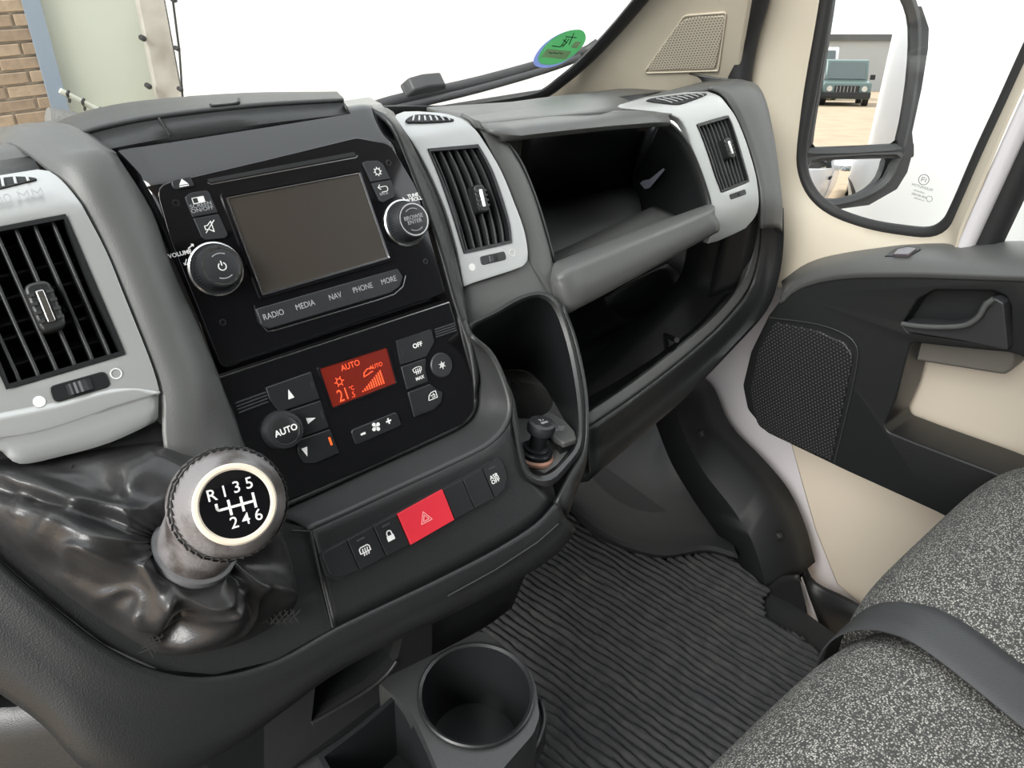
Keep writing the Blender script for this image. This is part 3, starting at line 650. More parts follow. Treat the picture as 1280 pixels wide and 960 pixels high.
air_vent('silver vent by the passenger door at the far end of the dash', right_rows, prof_right, 8,
         ([(808, 126), (835, 121), (874, 117.5), (883, 119), (862, 127), (843, 131)], ((815, 125), (876, 118), (836, 130), (882, 120), 7)),
         [(911, 243.5), (931, 236.5), (932, 243), (914, 249.5)], ((907, 187), 0.8), (3, 6))
# driver vent: right half given by its right edge, left half by width
left_rows = [((46, 211), (62, 213)), ((62, 222), (78, 225)), ((72, 243), (98, 249)), ((82, 268), (108, 266)), ((101, 313), (134, 316)), ((118, 353), (153, 363)), ((138, 400), (174, 415)),
             ((156, 443), (190, 456)), ((164, 476), (199, 486)), ((166, 490), (199, 494))]
vl = air_vent('large silver vent nearest the gear lever at the left', left_rows, prof_left, 6,
         ([(0, 224.5), (20, 222.5), (40, 223.5), (46, 226), (30, 230), (0, 237.5), (-20, 241), (-20, 226)], ((-20, 226), (42, 223.5), (-18, 241), (44, 227), 4)),
         [(60, 484), (132, 463.5), (135, 483), (72, 503)], ((56, 385), 0.95), (3, 7), ((49, 502), (145, 467)), left_x=(0.070, 0.022))
# lower silver skirt of the driver vent
pa = [PP(u, v_, prof_left) for u, v_ in ((-20, 552), (0, 545), (41, 538), (81, 527), (140, 507), (199, 490))]
sk = [PP(u, v_, prof_left) for u, v_ in ((-20, 580), (0, 567), (27, 584), (80, 574), (140, 557), (197, 531))]
face_b = [PP(u, v_, prof_left) for u, v_ in ((-20, 520), (0, 516), (40, 508), (80, 500), (130, 487), (170, 485))]
patch('skirt', [face_b, pa, [p * 0.85 + q * 0.15 + np.array((0, 0.001, 0)) for p, q in zip(pa, sk)], [p + np.array((0, 0.004, 0.0)) for p in sk], [p + np.array((0, 0.04, 0.01)) for p in sk]], M['silver'], vl, n=(3, 4), thick=0.003)
_t0, _t1 = PP(28, 258, prof_left), PP(28, 244, prof_left); frL = Frame(PP(28, 251, prof_left), (1, 0, 0), (0, _t1[1] - _t0[1], _t1[2] - _t0[2]))
text('3200 MM', frL, -0.006, 0.001, 0.0090, 0.0042, M['print_dim'], vl, sx=1.12)

# ================================================================ INFOTAINMENT UNIT
base = S.w(0, -0.085)
radio = thing('car_radio', 'glossy black radio with a dark touchscreen between two knobs', 'radio', tuple(base))
edge = []
sec = [(-0.0858, 0.0), (-0.04, 0.0), (0.0, 0.0), (0.03, 0.0), (0.050, 0.0), (0.057, -0.0004), (0.0605, -0.0014), (0.064, -0.0030), (0.0895, -0.0149), (0.0935, -0.0175), (0.105, -0.035)]
rows = []
for b_, h in sec:
    w0 = 0.104 + max(0, b_ + 0.02) * 0.10; w1 = 0.107 + max(0, b_ + 0.02) * 0.04
    rows.append([S.w(-w0 + (w0 + w1) * k / 12, b_, h) for k in range(13)])
v, f = grid(rows); mk('fascia', v, f, M['gloss'], radio, sol=0.006, face_cam=True, ang=60)
face = rp(S.poly([(193, 232), (330, 200), (445, 172), (487, 180), (520, 235), (556, 366), (276, 459), (212, 300)]), [0.012, 0, 0.02, 0.014, 0.03, 0.003, 0.003, 0.02])
prism('face_plate', S, face, -0.001, 0.0012, M['gloss'], radio, bev=(0.0008, 2))
sp_ = S.poly([(283, 248.5), (447, 217.5), (483, 322), (328, 367)])
def grow(poly, d):
    P = [np.array(p) for p in poly]; c = sum(P) / len(P); out = []
    for i in range(len(P)):
        a, b, e = P[i - 1], P[i], P[(i + 1) % len(P)]; t1, t2 = _n(b - a), _n(e - b); n1, n2 = np.array((t1[1], -t1[0])), np.array((t2[1], -t2[0]))
        if (n1 @ (b - c)) < 0: n1, n2 = -n1, -n2
        m_ = n1 + n2; out.append(b + m_ * d / max(0.35, (1 + n1 @ n2)))
    return out
bz = lambda d, r: rp(grow(sp_, d), r, 3)
ring('screen_bezel', S, [(bz(0.0045, 0.003), 0.0010), (bz(0.0040, 0.003), 0.0034), (bz(0.0015, 0.0015), 0.0034), (bz(0.0003, 0.001), 0.0020), (bz(-0.001, 0.001), 0.0012)], M['gloss'], radio)
prism('touchscreen', S, rp(grow(sp_, 0.0004), 0.001, 3), 0.0008, 0.0018, M['screen'], radio)
ring('screen_edge_trim', S, [(bz(0.0005, 0.001), 0.0016), (bz(0.0005, 0.001), 0.0026), (bz(-0.0002, 0.001), 0.0026), (bz(-0.0002, 0.001), 0.0016)], M['chrome'], radio)
# CD slot
slot = S.poly([(258, 224.5), (441, 190.5), (445, 195), (262, 229)])
prism('disc_slot', S, rp(slot, 0.0008), 0.0008, 0.0016, M['dark'], radio)
strokes('slot_highlight', S, [S.poly([(259, 229), (263, 231), (444, 197.5), (446, 195)])], 0.0008, 0.0014, M['chrome'], radio)  # highlight on the slot's lower edge, drawn as a chrome strip
def key(name, fr, px, parent, r=0.002, h=0.003, mat='button', h0=0.0005, n=4, bev=0.0007):
    return prism(name, fr, rp(fr.poly(px, h), r, n), h0, h, M[mat], parent, bev=(bev, 2))
def pxr(fr, u, v_, h): return fr.px(u, v_, h)
K = key('eject_button', S, [(213, 225), (238, 220), (243.5, 232.5), (217, 238)], radio, [0.004, 0.001, 0.001, 0.004])
c_ = pxr(S, 229, 229, .003); prism('symbol', S.at(*c_), [(-0.0034, -0.001), (0.0034, -0.001), (0, 0.0032)], 0.003, 0.0033, M['print'], K); prism('symbol', S.at(*c_), [(-0.0034, -0.0024), (0.0034, -0.0024), (0.0034, -0.0016), (-0.0034, -0.0016)], 0.003, 0.0033, M['print'], K)
K = key('screen_button', S, [(231, 246), (238, 241), (260, 237.5), (272.5, 265.5), (241, 271.5)], radio, [0.003, 0.003, 0.003, 0.0005, 0.0005])
c_ = pxr(S, 248, 250, .003); g = S.at(*c_)
strokes('symbol', g, [[(-0.0042, -0.002), (0.0042, -0.002), (0.0042, 0.002), (-0.0042, 0.002), (-0.0042, -0.002)]], 0.0005, 0.003, M['print'], K); prism('symbol', g, [(-0.0004, -0.002), (0.0042, -0.002), (0.0042, 0.002), (-0.0004, 0.002)], 0.003, 0.0033, M['print'], K)
text('SCREEN\nON/OFF', S, *pxr(S, 252, 259, .003), 0.0042, 0.0031, M['print_dim'], K, sx=1.1)
K = key('mute_button', S, [(242, 273), (273, 267.5), (285, 293), (282, 297.5), (257, 300), (252, 296)], radio, [0.0005, 0.0005, 0.003, 0.003, 0.003, 0.003])
g = S.at(*pxr(S, 263, 283.5, .003))
strokes('symbol', g, [[(-0.004, -0.0014), (-0.0018, -0.0014), (0.0015, -0.004), (0.0015, 0.004), (-0.0018, 0.0014), (-0.004, 0.0014), (-0.004, -0.0014)], [(-0.0045, -0.0036), (0.0042, 0.0042)]], 0.0006, 0.003, M['print'], K)
K = key('settings_button', S, [(453, 203.5), (457, 201.5), (472, 200.5), (479, 205), (488, 223.5), (464, 227.5)], radio, [0.002, 0.002, 0.003, 0.003, 0.0005, 0.0005])
g = S.at(*pxr(S, 472, 214.5, .003)); strokes('symbol', g, [arc(0, 0, 0.0024, 0, 360, 20)] + [[(0.0028 * math.cos(a), 0.0028 * math.sin(a)), (0.0037 * math.cos(a), 0.0037 * math.sin(a))] for a in np.arange(8) * math.pi / 4], 0.0008, 0.003, M['print'], K)
K = key('back_button', S, [(464.5, 229), (488.5, 225), (495, 241), (493, 246), (479, 253), (474.5, 251)], radio, [0.0005, 0.0005, 0.003, 0.003, 0.003, 0.003])
g = S.at(*pxr(S, 479, 236.5, .003)); strokes('symbol', g, [[(-0.004, 0.0022), (0.0022, 0.0022)] + arc(0.0022, 0.0, 0.0022, 90, -90, 8) + [(-0.002, -0.0022)], [(-0.0022, 0.0042), (-0.0044, 0.0022), (-0.0022, 0.0002)]], 0.0006, 0.003, M['print'], K)
text('BACK', S, *pxr(S, 480, 242, .003), 0.0032, 0.0031, M['print_dim'], K)
K = key('menu_button_bar', S, [(320, 386), (497, 335.5), (504, 346), (500, 358), (489, 366), (337, 411), (327, 406)], radio, [0.001, 0.002, 0.003, 0.003, 0.004, 0.004, 0.004], h=0.0034)
for s_, u, v_ in (('RADIO', 342, 393.5), ('MEDIA', 381.5, 381.5), ('NAV', 419, 370.5), ('PHONE', 453.5, 360), ('MORE', 486, 350.5)):
    text(s_, S, *pxr(S, u, v_, .0034), 0.0066, 0.0034, M['print_dim'], K, sx=0.86)
strokes('bar_edge', S, [S.poly([(317, 382), (322, 402), (334, 414.5), (345, 412.5), (470, 375.5), (492, 368), (503, 358), (506, 345)])], 0.0009, 0.0012, M['chrome'], radio)
for u, v_ in ((219.5, 254), (485, 204), (278, 403), (531, 327)):
    g = S.at(*S.px(u, v_)); o = ring('screw_hole', g, [(arc(0, 0, 0.0026, 0, 360, 20)[:-1], 0.001), (arc(0, 0, 0.0024, 0, 360, 20)[:-1], 0.0018), (arc(0, 0, 0.0017, 0, 360, 20)[:-1], 0.0018), (arc(0, 0, 0.0015, 0, 360, 20)[:-1], 0.0008)], M['smooth'], radio)
def knob(u, v_, cap_r, parent, name):
    g = S.at(*S.px(u, v_, 0.0012))
    k = lathe(name, g, [(0.0198, 0.001), (0.0198, 0.0026), (0.0188, 0.0034), (0.0176, 0.0034), (0.0172, 0.004), (0.0168, 0.004), (0.0160, 0.0165), (0.0148, 0.0182), (0.0130, 0.0182)], M['button'], parent, n=96, knurl=((5, 6), 0.0006))
    lathe('chrome_ring', g, [(0.0203, 0.0008), (0.0203, 0.0030), (0.0190, 0.0040), (0.0185, 0.0030)], M['chrome'], k, n=48, cap=False)
    lathe('cap_ring', g, [(0.0140, 0.0176), (0.0140, 0.0190), (0.0128, 0.0190), (0.0128, 0.0176)], M['chrome'], k, n=48, cap=False)
    lathe('cap', g, [(0.0128, 0.0175), (0.0127, 0.0186), (0.0115, 0.0190)], M['button'], k, n=40)
    return k, g
kv, g = knob(269.5, 336.5, 0.0125, radio, 'volume_knob')
strokes('symbol', g, [arc(0, -0.0004, 0.0028, 125, 415, 16), [(0, 0.0004), (0, 0.0036)]], 0.0007, 0.0190, M['print'], kv)
strokes('symbol', g, [arc(0, 0, 0.0092, 60, 120, 10), arc(0, 0, 0.0092, 240, 300, 10)], 0.0007, 0.0190, M['print_dim'], kv)
kt, g = knob(505.5, 279, 0.0125, radio, 'tuning_knob')
text('BROWSE\nENTER', g, 0, 0, 0.0048, 0.0191, M['print_dim'], kt); strokes('symbol', g, [arc(0, 0, 0.0095, 55, 125, 10), arc(0, 0, 0.0095, 235, 305, 10)], 0.0006, 0.0190, M['print_dim'], kt)
text('VOLUME', S, *S.px(225, 317.5, 0.0012), 0.0043, 0.0013, M['print'], radio, bold=0.00012)
text('TUNE\nSCROLL', S, *S.px(517, 247, 0.0012), 0.0044, 0.0013, M['print'], radio, bold=0.0001)
for (u0, v0), (u1, v1) in (((235, 311), (242, 305)), ((233, 324), (231, 332)), ((503, 247), (509, 252)), ((519, 255), (523, 261))):
    a, b = np.array(S.px(u0, v0, .0012)), np.array(S.px(u1, v1, .0012)); d = _n(b - a); n_ = np.array((-d[1], d[0]))
    prism('arrow', S, [a - n_ * 0.0004, b - d * 0.0016 - n_ * 0.0004, b - d * 0.0016 - n_ * 0.0016, b, b - d * 0.0016 + n_ * 0.0016, b - d * 0.0016 + n_ * 0.0004, a + n_ * 0.0004], 0.0012, 0.0015, M['print'], radio)

# ================================================================ CLIMATE PANEL
clim = thing('climate_control', 'glossy black climate panel with a red lit display under the radio', 'climate control', tuple(S.w(0, -0.195)))
cp = rp(S.poly([(273, 471), (561, 377), (589, 470), (592, 512), (578, 530), (470, 580), (342, 634), (305, 560)]), [0.002, 0.002, 0.03, 0.012, 0.012, 0, 0.012, 0.03])
prism('fascia', S, cp, -0.008, 0.0016, M['gloss'], clim, bev=(0.0012, 3))
strokes('edge_line', S, [S.poly([(274, 471.5), (420, 424), (560, 378)])], 0.0009, 0.0014, M['chrome'], clim)
HB = 0.0036
def ck(name, px, r, parent=clim, h=HB): return key(name, S, px, parent, r, h=h, mat='smooth', h0=0.001)
def tri(fr, s, ang, par, h):
    c, k = math.cos(ang), math.sin(ang); pts = [(-0.6, -0.8), (0.6, -0.8), (0.0, 1.0)]
    prism('symbol', fr, [(s * (c * x - k * y), s * (k * x + c * y)) for x, y in pts], h, h + 0.0003, M['print'], par)
for px, n_ in (([(292.5, 502.5), (331, 488.5), (335, 504), (298, 518)], 4), ([(541.8, 411), (566, 403), (569.5, 414.5), (544, 423)], 4)):
    A = [np.array(S.px(*p)) for p in px]
    for q in range(n_):
        s = (q + 0.5) / n_; a, b = A[0] + (A[3] - A[0]) * s, A[1] + (A[2] - A[1]) * s; d = _n(b - a); nn = np.array((-d[1], d[0])) * 0.0008
        prism('sensor_slat', S, [a - nn, b - nn, b + nn, a + nn], 0.0014, 0.0032, M['button'], clim, bev=(0.0004, 2))
K = ck('warm_button', [(332, 484.5), (389, 464.5), (400, 498.5), (350, 515), (337, 500)], [0.001, 0.001, 0.001, 0.003, 0.003]); tri(S.at(*pxr(S, 362.5, 493, HB)), 0.0042, 0, K, HB)
prism('indicator', S.at(*pxr(S, 390.5, 482, HB)), rp([(-0.0011, -0.003), (0.0011, -0.003), (0.0011, 0.003), (-0.0011, 0.003)], 0.0005), HB - 0.001, HB + 0.0002, M['button'], K)
K = ck('flow_button', [(360, 514), (401, 500.5), (411.5, 534.5), (374, 547.5)], [0.003, 0.001, 0.001, 0.003]); tri(S.at(*pxr(S, 388.5, 524.5, HB)), 0.0042, -math.pi / 2, K, HB)
prism('indicator', S.at(*pxr(S, 402.5, 518.5, HB)), rp([(-0.0011, -0.003), (0.0011, -0.003), (0.0011, 0.003), (-0.0011, 0.003)], 0.0005), HB - 0.001, HB + 0.0002, M['button'], K)
K = ck('cool_button', [(370, 551), (412.5, 536.5), (424.5, 566), (395, 579.5), (380, 580), (373, 567)], [0.003, 0.001, 0.001, 0.003, 0.004, 0.003]); tri(S.at(*pxr(S, 382, 564.5, HB)), 0.0042, math.pi, K, HB)
prism('indicator', S.at(*pxr(S, 413, 551.5, HB)), rp([(-0.0009, -0.0034), (0.0009, -0.0034), (0.0009, 0.0034), (-0.0009, 0.0034)], 0.0004), HB - 0.001, HB + 0.0002, M['amber'], K)
g = S.at(*S.px(351, 537.5, 0.0016))
K = lathe('auto_knob', g, [(0.0158, 0.0), (0.0158, 0.004), (0.0150, 0.0105), (0.0138, 0.0125), (0.0110, 0.0130)], M['button'], clim, n=56, knurl=((1, 2), 0.0004))
lathe('cap', g, [(0.0106, 0.0125), (0.0106, 0.0136), (0.0098, 0.0140)], M['smooth'], K, n=40)
strokes('cap_ring', g, [arc(0, 0, 0.0108, 0, 360, 36)], 0.0005, 0.0136, M['chrome'], K)
text('AUTO', g, 0, 0, 0.0070, 0.0141, M['print'], K, sx=0.95, bold=0.00015)
# display
dpx = [(400, 461.5), (483, 435), (494.5, 478.5), (416, 509)]
disp = prism('display', S, rp(S.poly(dpx, 0.0022), 0.0008), 0.001, 0.0022, M['lcd'], clim)
D0 = [np.array(S.px(*p, 0.0022)) for p in dpx]; dc = sum(D0) / 4; dfr = S.at(dc[0], dc[1], 0.0, 0.0)
dw, dh = (np.linalg.norm(D0[1] - D0[0]) + np.linalg.norm(D0[2] - D0[3])) / 4, (np.linalg.norm(D0[3] - D0[0]) + np.linalg.norm(D0[2] - D0[1])) / 4
H2 = 0.0022
text('AUTO', S, *S.px(438, 457, H2), 0.0070, H2, M['lcd_seg'], disp, sx=0.9); text('AUTO', S, *S.px(470, 457.5, H2), 0.0050, H2, M['lcd_seg'], disp, sx=0.9)
text('21', S, *S.px(429.5, 494, H2), 0.0145, H2, M['lcd_seg'], disp, sx=0.75); text('°C', S, *S.px(439.5, 485.5, H2), 0.0052, H2, M['lcd_seg'], disp, sx=0.8); text('.5', S, *S.px(441.5, 493.5, H2), 0.0065, H2, M['lcd_seg'], disp, sx=0.8)
g = S.at(*S.px(424, 477, H2)); strokes('symbol', g, [arc(0, 0, 0.0024, 0, 360, 18)] + [[(0.0026 * math.cos(a), 0.0026 * math.sin(a)), (0.0042 * math.cos(a), 0.0042 * math.sin(a))] for a in np.arange(6) * math.pi / 3], 0.0007, H2, M['lcd_seg'], disp)
strokes('symbol', S, [S.poly([(466, 459.5), (459, 461), (455, 466), (455, 471), (460, 468), (463, 465.5), (466, 464)], H2)], 0.0008, H2, M['lcd_seg'], disp)
A, B = np.array(S.px(454, 490, H2)), np.array(S.px(480, 479.5, H2))
for q in range(10):
    p = A + (B - A) * q / 9; hh = 0.0012 + 0.0012 * q
    prism('fan_bar', S.at(p[0], p[1]), [(-0.0006, 0), (0.0006, 0), (0.0006, hh), (-0.0006, hh)], H2, H2 + 0.0003, M['lcd_seg'], disp)
ring('display_edge', S, [(rp(grow(D0, 0.0022), 0.001), 0.0014), (rp(grow(D0, 0.0018), 0.001), 0.0034), (rp(grow(D0, 0.0004), 0.0008), 0.0034), (rp(grow(D0, 0.0), 0.0008), 0.0018)], M['gloss'], clim)
K = ck('off_button', [(495.5, 426), (539, 411.5), (543, 427), (536, 440), (533, 445.5), (501, 456)], [0.001, 0.001, 0.003, 0.002, 0.002, 0.001]); text('OFF', S, *pxr(S, 522, 431.5, HB), 0.0056, HB, M['print'], K, bold=0.00015)
prism('indicator', S.at(*pxr(S, 503, 440, HB)), rp([(-0.001, -0.0028), (0.001, -0.0028), (0.001, 0.0028), (-0.001, 0.0028)], 0.0004), HB - 0.001, HB + 0.0002, M['button'], K)
K = ck('demist_button', [(501.5, 458.5), (533, 447.5), (532, 462), (536, 477), (509, 487.5)], [0.001, 0.002, 0.006, 0.002, 0.001])
g = S.at(*pxr(S, 522.5, 465, HB)); strokes('symbol', g, [[(-0.0036, 0.0005), (-0.0045, 0.0036)] + arc(0, 0.0028, 0.0045, 165, 15, 8, ry=0.0016) + [(0.0036, 0.0005), (-0.0036, 0.0005)]] + [[(x, -0.0016), (x + 0.0006, 0.0), (x, 0.0014), (x + 0.0006, 0.0028)] for x in (-0.002, 0, 0.002)], 0.0006, HB, M['print'], K)
text('MAX', S, *pxr(S, 525, 472.5, HB), 0.0040, HB, M['print'], K, bold=0.0001)
K = ck('recirculation_button', [(510, 490.5), (538, 480), (548, 488), (554, 490), (552, 503), (543, 512), (518, 522)], [0.001, 0.003, 0.003, 0.002, 0.004, 0.003, 0.001])
g = S.at(*pxr(S, 541, 495, HB)); strokes('symbol', g, [[(-0.005, -0.002), (-0.0035, 0.0015), (-0.0005, 0.0035), (0.004, 0.0035), (0.004, -0.0025), (-0.005, -0.0025), (-0.005, -0.002)], [(-0.002, 0.0008), (0.002, 0.0008), (0.002, -0.001), (-0.001, -0.001)], [(0.0008, 0.002), (0.002, 0.0008)]], 0.0006, HB, M['print'], K)
for (u, v_), K2 in (((515.5, 474), 0), ((525, 507), 0)): pass
g = S.at(*S.px(551.5, 456.5, 0.0016)); K = lathe('air_conditioning_button', g, [(0.0112, 0.0), (0.0112, 0.0024), (0.0104, 0.0032)], M['button'], clim, n=44); lathe('ring', g, [(0.0135, 0.0), (0.0130, 0.0012), (0.0114, 0.0006)], M['gloss'], K, n=44, cap=False)
strokes('symbol', g, [[(0.0034 * math.cos(a), 0.0034 * math.sin(a)), (-0.0034 * math.cos(a), -0.0034 * math.sin(a))] for a in np.arange(3) * math.pi / 3 + 0.5] + [arc(0, 0, 0.0018, 0, 360, 12)], 0.0006, 0.0032, M['print'], K)
K = ck('fan_button', [(438.5, 538), (496, 514.5), (502.5, 532), (445, 557)], 0.003)
text('-', S, *pxr(S, 453.5, 541, HB), 0.011, HB, M['print'], K, bold=0.0004, sx=1.3); text('+', S, *pxr(S, 486, 527, HB), 0.0095, HB, M['print'], K, bold=0.0003)
g = S.at(*pxr(S, 470, 533.5, HB))
for a in np.arange(4) * math.pi / 2 + 0.35: prism('symbol', g, [(x * math.cos(a) - y * math.sin(a), x * math.sin(a) + y * math.cos(a)) for x, y in [(0.0002, -0.0004)] + arc(0.0027, 0.0004, 0.0017, -160, 160, 8)], HB, HB + 0.0003, M['print'], K)

# ================================================================ SWITCH ROW
sw = thing('switch_row', 'row of dashboard switches with a red hazard button in the middle', 'switches', tuple(Q.w(0, -0.03)))
cells = [('blank_switch', [(400, 692), (430.5, 675.5), (446.5, 712.5), (418, 722), (410, 717)], [0.004, 0.0004, 0.0004, 0.006, 0.005]), ('heated_mirror_switch', [(432, 675), (463, 658.3), (479.5, 695.3), (448, 712)], 0.0004), ('lock_switch', [(464.5, 657.5), (493, 643.2), (509.3, 680.5), (481, 694.8)], 0.0004),
         ('hazard_switch', [(494, 642.5), (549.5, 611.8), (564.5, 649.7), (510.5, 680.8)], 0.0004), ('blank_switch', [(551, 612), (575, 600), (590, 636), (566, 649)], 0.0004), ('blank_switch', [(576, 599.3), (599.5, 586), (615, 623), (591, 635.5)], 0.0004), ('traction_switch', [(600.5, 585.5), (618, 575.5), (625, 577), (631, 597), (628, 610), (616, 622)], [0.0004, 0.003, 0.003, 0.006, 0.004, 0.0004])]
prism('socket', Q, rp(Q.poly([(397, 692), (622, 571), (634, 598), (628, 615), (420, 726), (405, 719)]), [0.005, 0.004, 0.005, 0.005, 0.008, 0.005]), -0.004, 0.0022, M['dark'], sw)
SW = {}
for nm, px, r in cells:
    hz = nm == 'hazard_switch'; SW[nm] = prism(nm, Q, rp(Q.poly(px), r, 3), -0.003, 0.0052 if hz else 0.0040, M['red'] if hz else M['smooth'], sw, bev=(0.0007, 2))
SW['hazard_switch']['label'] = 'red hazard warning button with a triangle'
g = Q.at(*Q.px(532, 648, 0.0052)); tr = lambda s: [(s * math.cos(a), s * math.sin(a)) for a in (math.pi / 2, math.pi * 7 / 6, -math.pi / 6, math.pi / 2)]
strokes('triangle', g, [tr(0.0060), tr(0.0032)], 0.0006, 0.0052, material('pink_print', (0.8, 0.35, 0.36), 0.6), SW['hazard_switch'])
g = Q.at(*Q.px(456.5, 687.5, 0.004)); strokes('symbol', g, [[(-0.004, -0.0015), (0.0042, -0.0015), (0.0042, 0.002), (0.003, 0.0032), (-0.003, 0.0032), (-0.0045, 0.002), (-0.0045, -0.0015)]] + [[(x, -0.0038), (x + 0.0006, -0.0022), (x, -0.0004), (x + 0.0005, 0.0016)] for x in (-0.0022, -0.0002, 0.0018)], 0.0008, 0.004, M['print'], SW['heated_mirror_switch'])
g = Q.at(*Q.px(488, 671, 0.004)); lk = SW['lock_switch']
prism('symbol', g, [(-0.0032, -0.003), (0.0032, -0.003), (0.0032, 0.0012), (-0.0032, 0.0012)], 0.004, 0.0043, M['print'], lk); strokes('symbol', g, [[(-0.0021, 0.001), (-0.0021, 0.003)] + arc(0, 0.003, 0.0021, 180, 0, 8) + [(0.0021, 0.001)]], 0.0009, 0.004, M['print'], lk)
text('ASR\nOFF', Q, *Q.px(618.5, 598.5, 0.004), 0.0052, 0.0041, M['print'], SW['traction_switch'], bold=0.0001)
for k_, (u, v_) in (('heated_mirror_switch', (451, 674.3)), ('lock_switch', (482.5, 656.8)), ('traction_switch', (615, 585))):
    prism('indicator', Q.at(*Q.px(u, v_, 0.004)), rp([(-0.0036, -0.0008), (0.0036, -0.0008), (0.0036, 0.0008), (-0.0036, 0.0008)], 0.0007), 0.003, 0.0044, M['plastic_grey'], SW[k_], bev=(0.0003, 2))
# ================================================================ GEAR LEVER
CR_, CU_, CF_ = np.array(_r), -np.array(_dn), np.array(_fw)
fc = PD(294, 630, 0.430); vdir = _n(ray(294, 630))
kn = _n(-vdir + 0.20 * CR_ - 0.02 * CU_)
kU = np.array((1.0, 0, 0)); kU = _n(kU - kn * (kU @ kn)); kV = np.cross(kn, kU)
ca = math.radians(-8); kU2 = kU * math.cos(ca) + kV * math.sin(ca)
KF = Frame(fc, kU2, np.cross(kn, kU2))
gb = q0(215, 770, -0.004)
gear = thing('gear_lever', 'leather gear lever with a round shift pattern badge and crumpled boot', 'gear lever', tuple(gb))
neck = PD(238, 694, 0.497)
path = [fc + kn * 0.000, fc - kn * 0.0015, fc - kn * 0.006, fc - kn * 0.013, fc - kn * 0.022, fc - kn * 0.032, fc - kn * 0.042]
e0 = path[-1]; path += [e0 * 0.75 + neck * 0.25 - kn * 0.002, e0 * 0.5 + neck * 0.5 - kn * 0.001, e0 * 0.25 + neck * 0.75, neck]
rad = [0.0225, 0.0245, 0.0275, 0.0312, 0.0332, 0.0330, 0.0305, 0.0275, 0.0255, 0.0245, 0.0240]
kb = tube('knob', cr(path, 3), [float(x) for x in np.interp(np.linspace(0, 10, 31), range(11), rad)], M['knob_leather'], gear, n=40)
lathe('collar', Frame(neck, *(lambda t: (np.cross(t, (0, 0, 1.0)), np.cross(np.cross(t, (0, 0, 1.0)), t)))(_n(e0 - neck))), [(0.0225, -0.012), (0.0268, -0.010), (0.0275, 0.0), (0.0262, 0.014), (0.0240, 0.016)], material('grey_collar', (0.13, 0.13, 0.135), 0.45), gear, n=40)
badge = lathe('badge', KF, [(0.0192, -0.001), (0.0192, 0.0010), (0.0180, 0.0013)], M['gloss'], kb, n=48)
lathe('badge_ring', KF, [(0.0228, -0.002), (0.0228, 0.0010), (0.0218, 0.0019), (0.0200, 0.0019), (0.0190, 0.0011), (0.0190, -0.001)], M['beige_light'], kb, n=64, cap=False)
HG = 0.0013
for s_, a, b in (('R', -0.0112, 0.0078), ('1', -0.0043, 0.0082), ('3', 0.0026, 0.0088), ('5', 0.0096, 0.0092), ('2', -0.0030, -0.0100), ('4', 0.0035, -0.0098), ('6', 0.0105, -0.0095)):
    text(s_, KF, a, b, 0.0092, HG, M['print'], badge, bold=0.00005)
strokes('shift_pattern', KF, [[(-0.0100, 0.0026), (-0.0100, 0.0008)] + arc(-0.0086, 0.0004, 0.0014, 180, 270, 5) + [(0.0102, -0.0010)], [(-0.0034, 0.0030), (-0.0034, -0.0050)], [(0.0034, 0.0030), (0.0034, -0.0048)], [(0.0102, 0.0034), (0.0102, -0.0046)]], 0.0014, HG, M['print'], badge)
# stitching round the shoulder of the knob
sv, sf = [], []
def stitch(p, d, L, r=0.0005):
    k = len(sv); d = _n(d); b = _n(np.cross(d, (0.3, 0.2, 1.0))); c = np.cross(d, b)
    for s in (-0.5, 0.5):
        for q in range(4): sv.append(p + d * L * s + r * (math.cos(q * math.pi / 2) * b + math.sin(q * math.pi / 2) * c))
    sf.extend([(k + q, k + (q + 1) % 4, k + 4 + (q + 1) % 4, k + 4 + q) for q in range(4)] + [(k + 3, k + 2, k + 1, k), (k + 4, k + 5, k + 6, k + 7)])
for i in range(46):
    a = 2 * math.pi * i / 46; rd = np.cos(a) * KF.U + np.sin(a) * KF.V; tg = -np.sin(a) * KF.U + np.cos(a) * KF.V
    for r_, h_, sg in ((0.0312, -0.0125, 1), (0.0325, -0.0165, -1)):
        p = KF.o + rd * (r_ + 0.0003) + KF.N * h_; stitch(p, tg + 0.75 * sg * KF.N + rd * random.uniform(-0.1, 0.25), random.uniform(0.0042, 0.006), 0.0006)
st = mk('stitching', sv, sf, M['thread'], gear); st['kind'] = 'stuff'
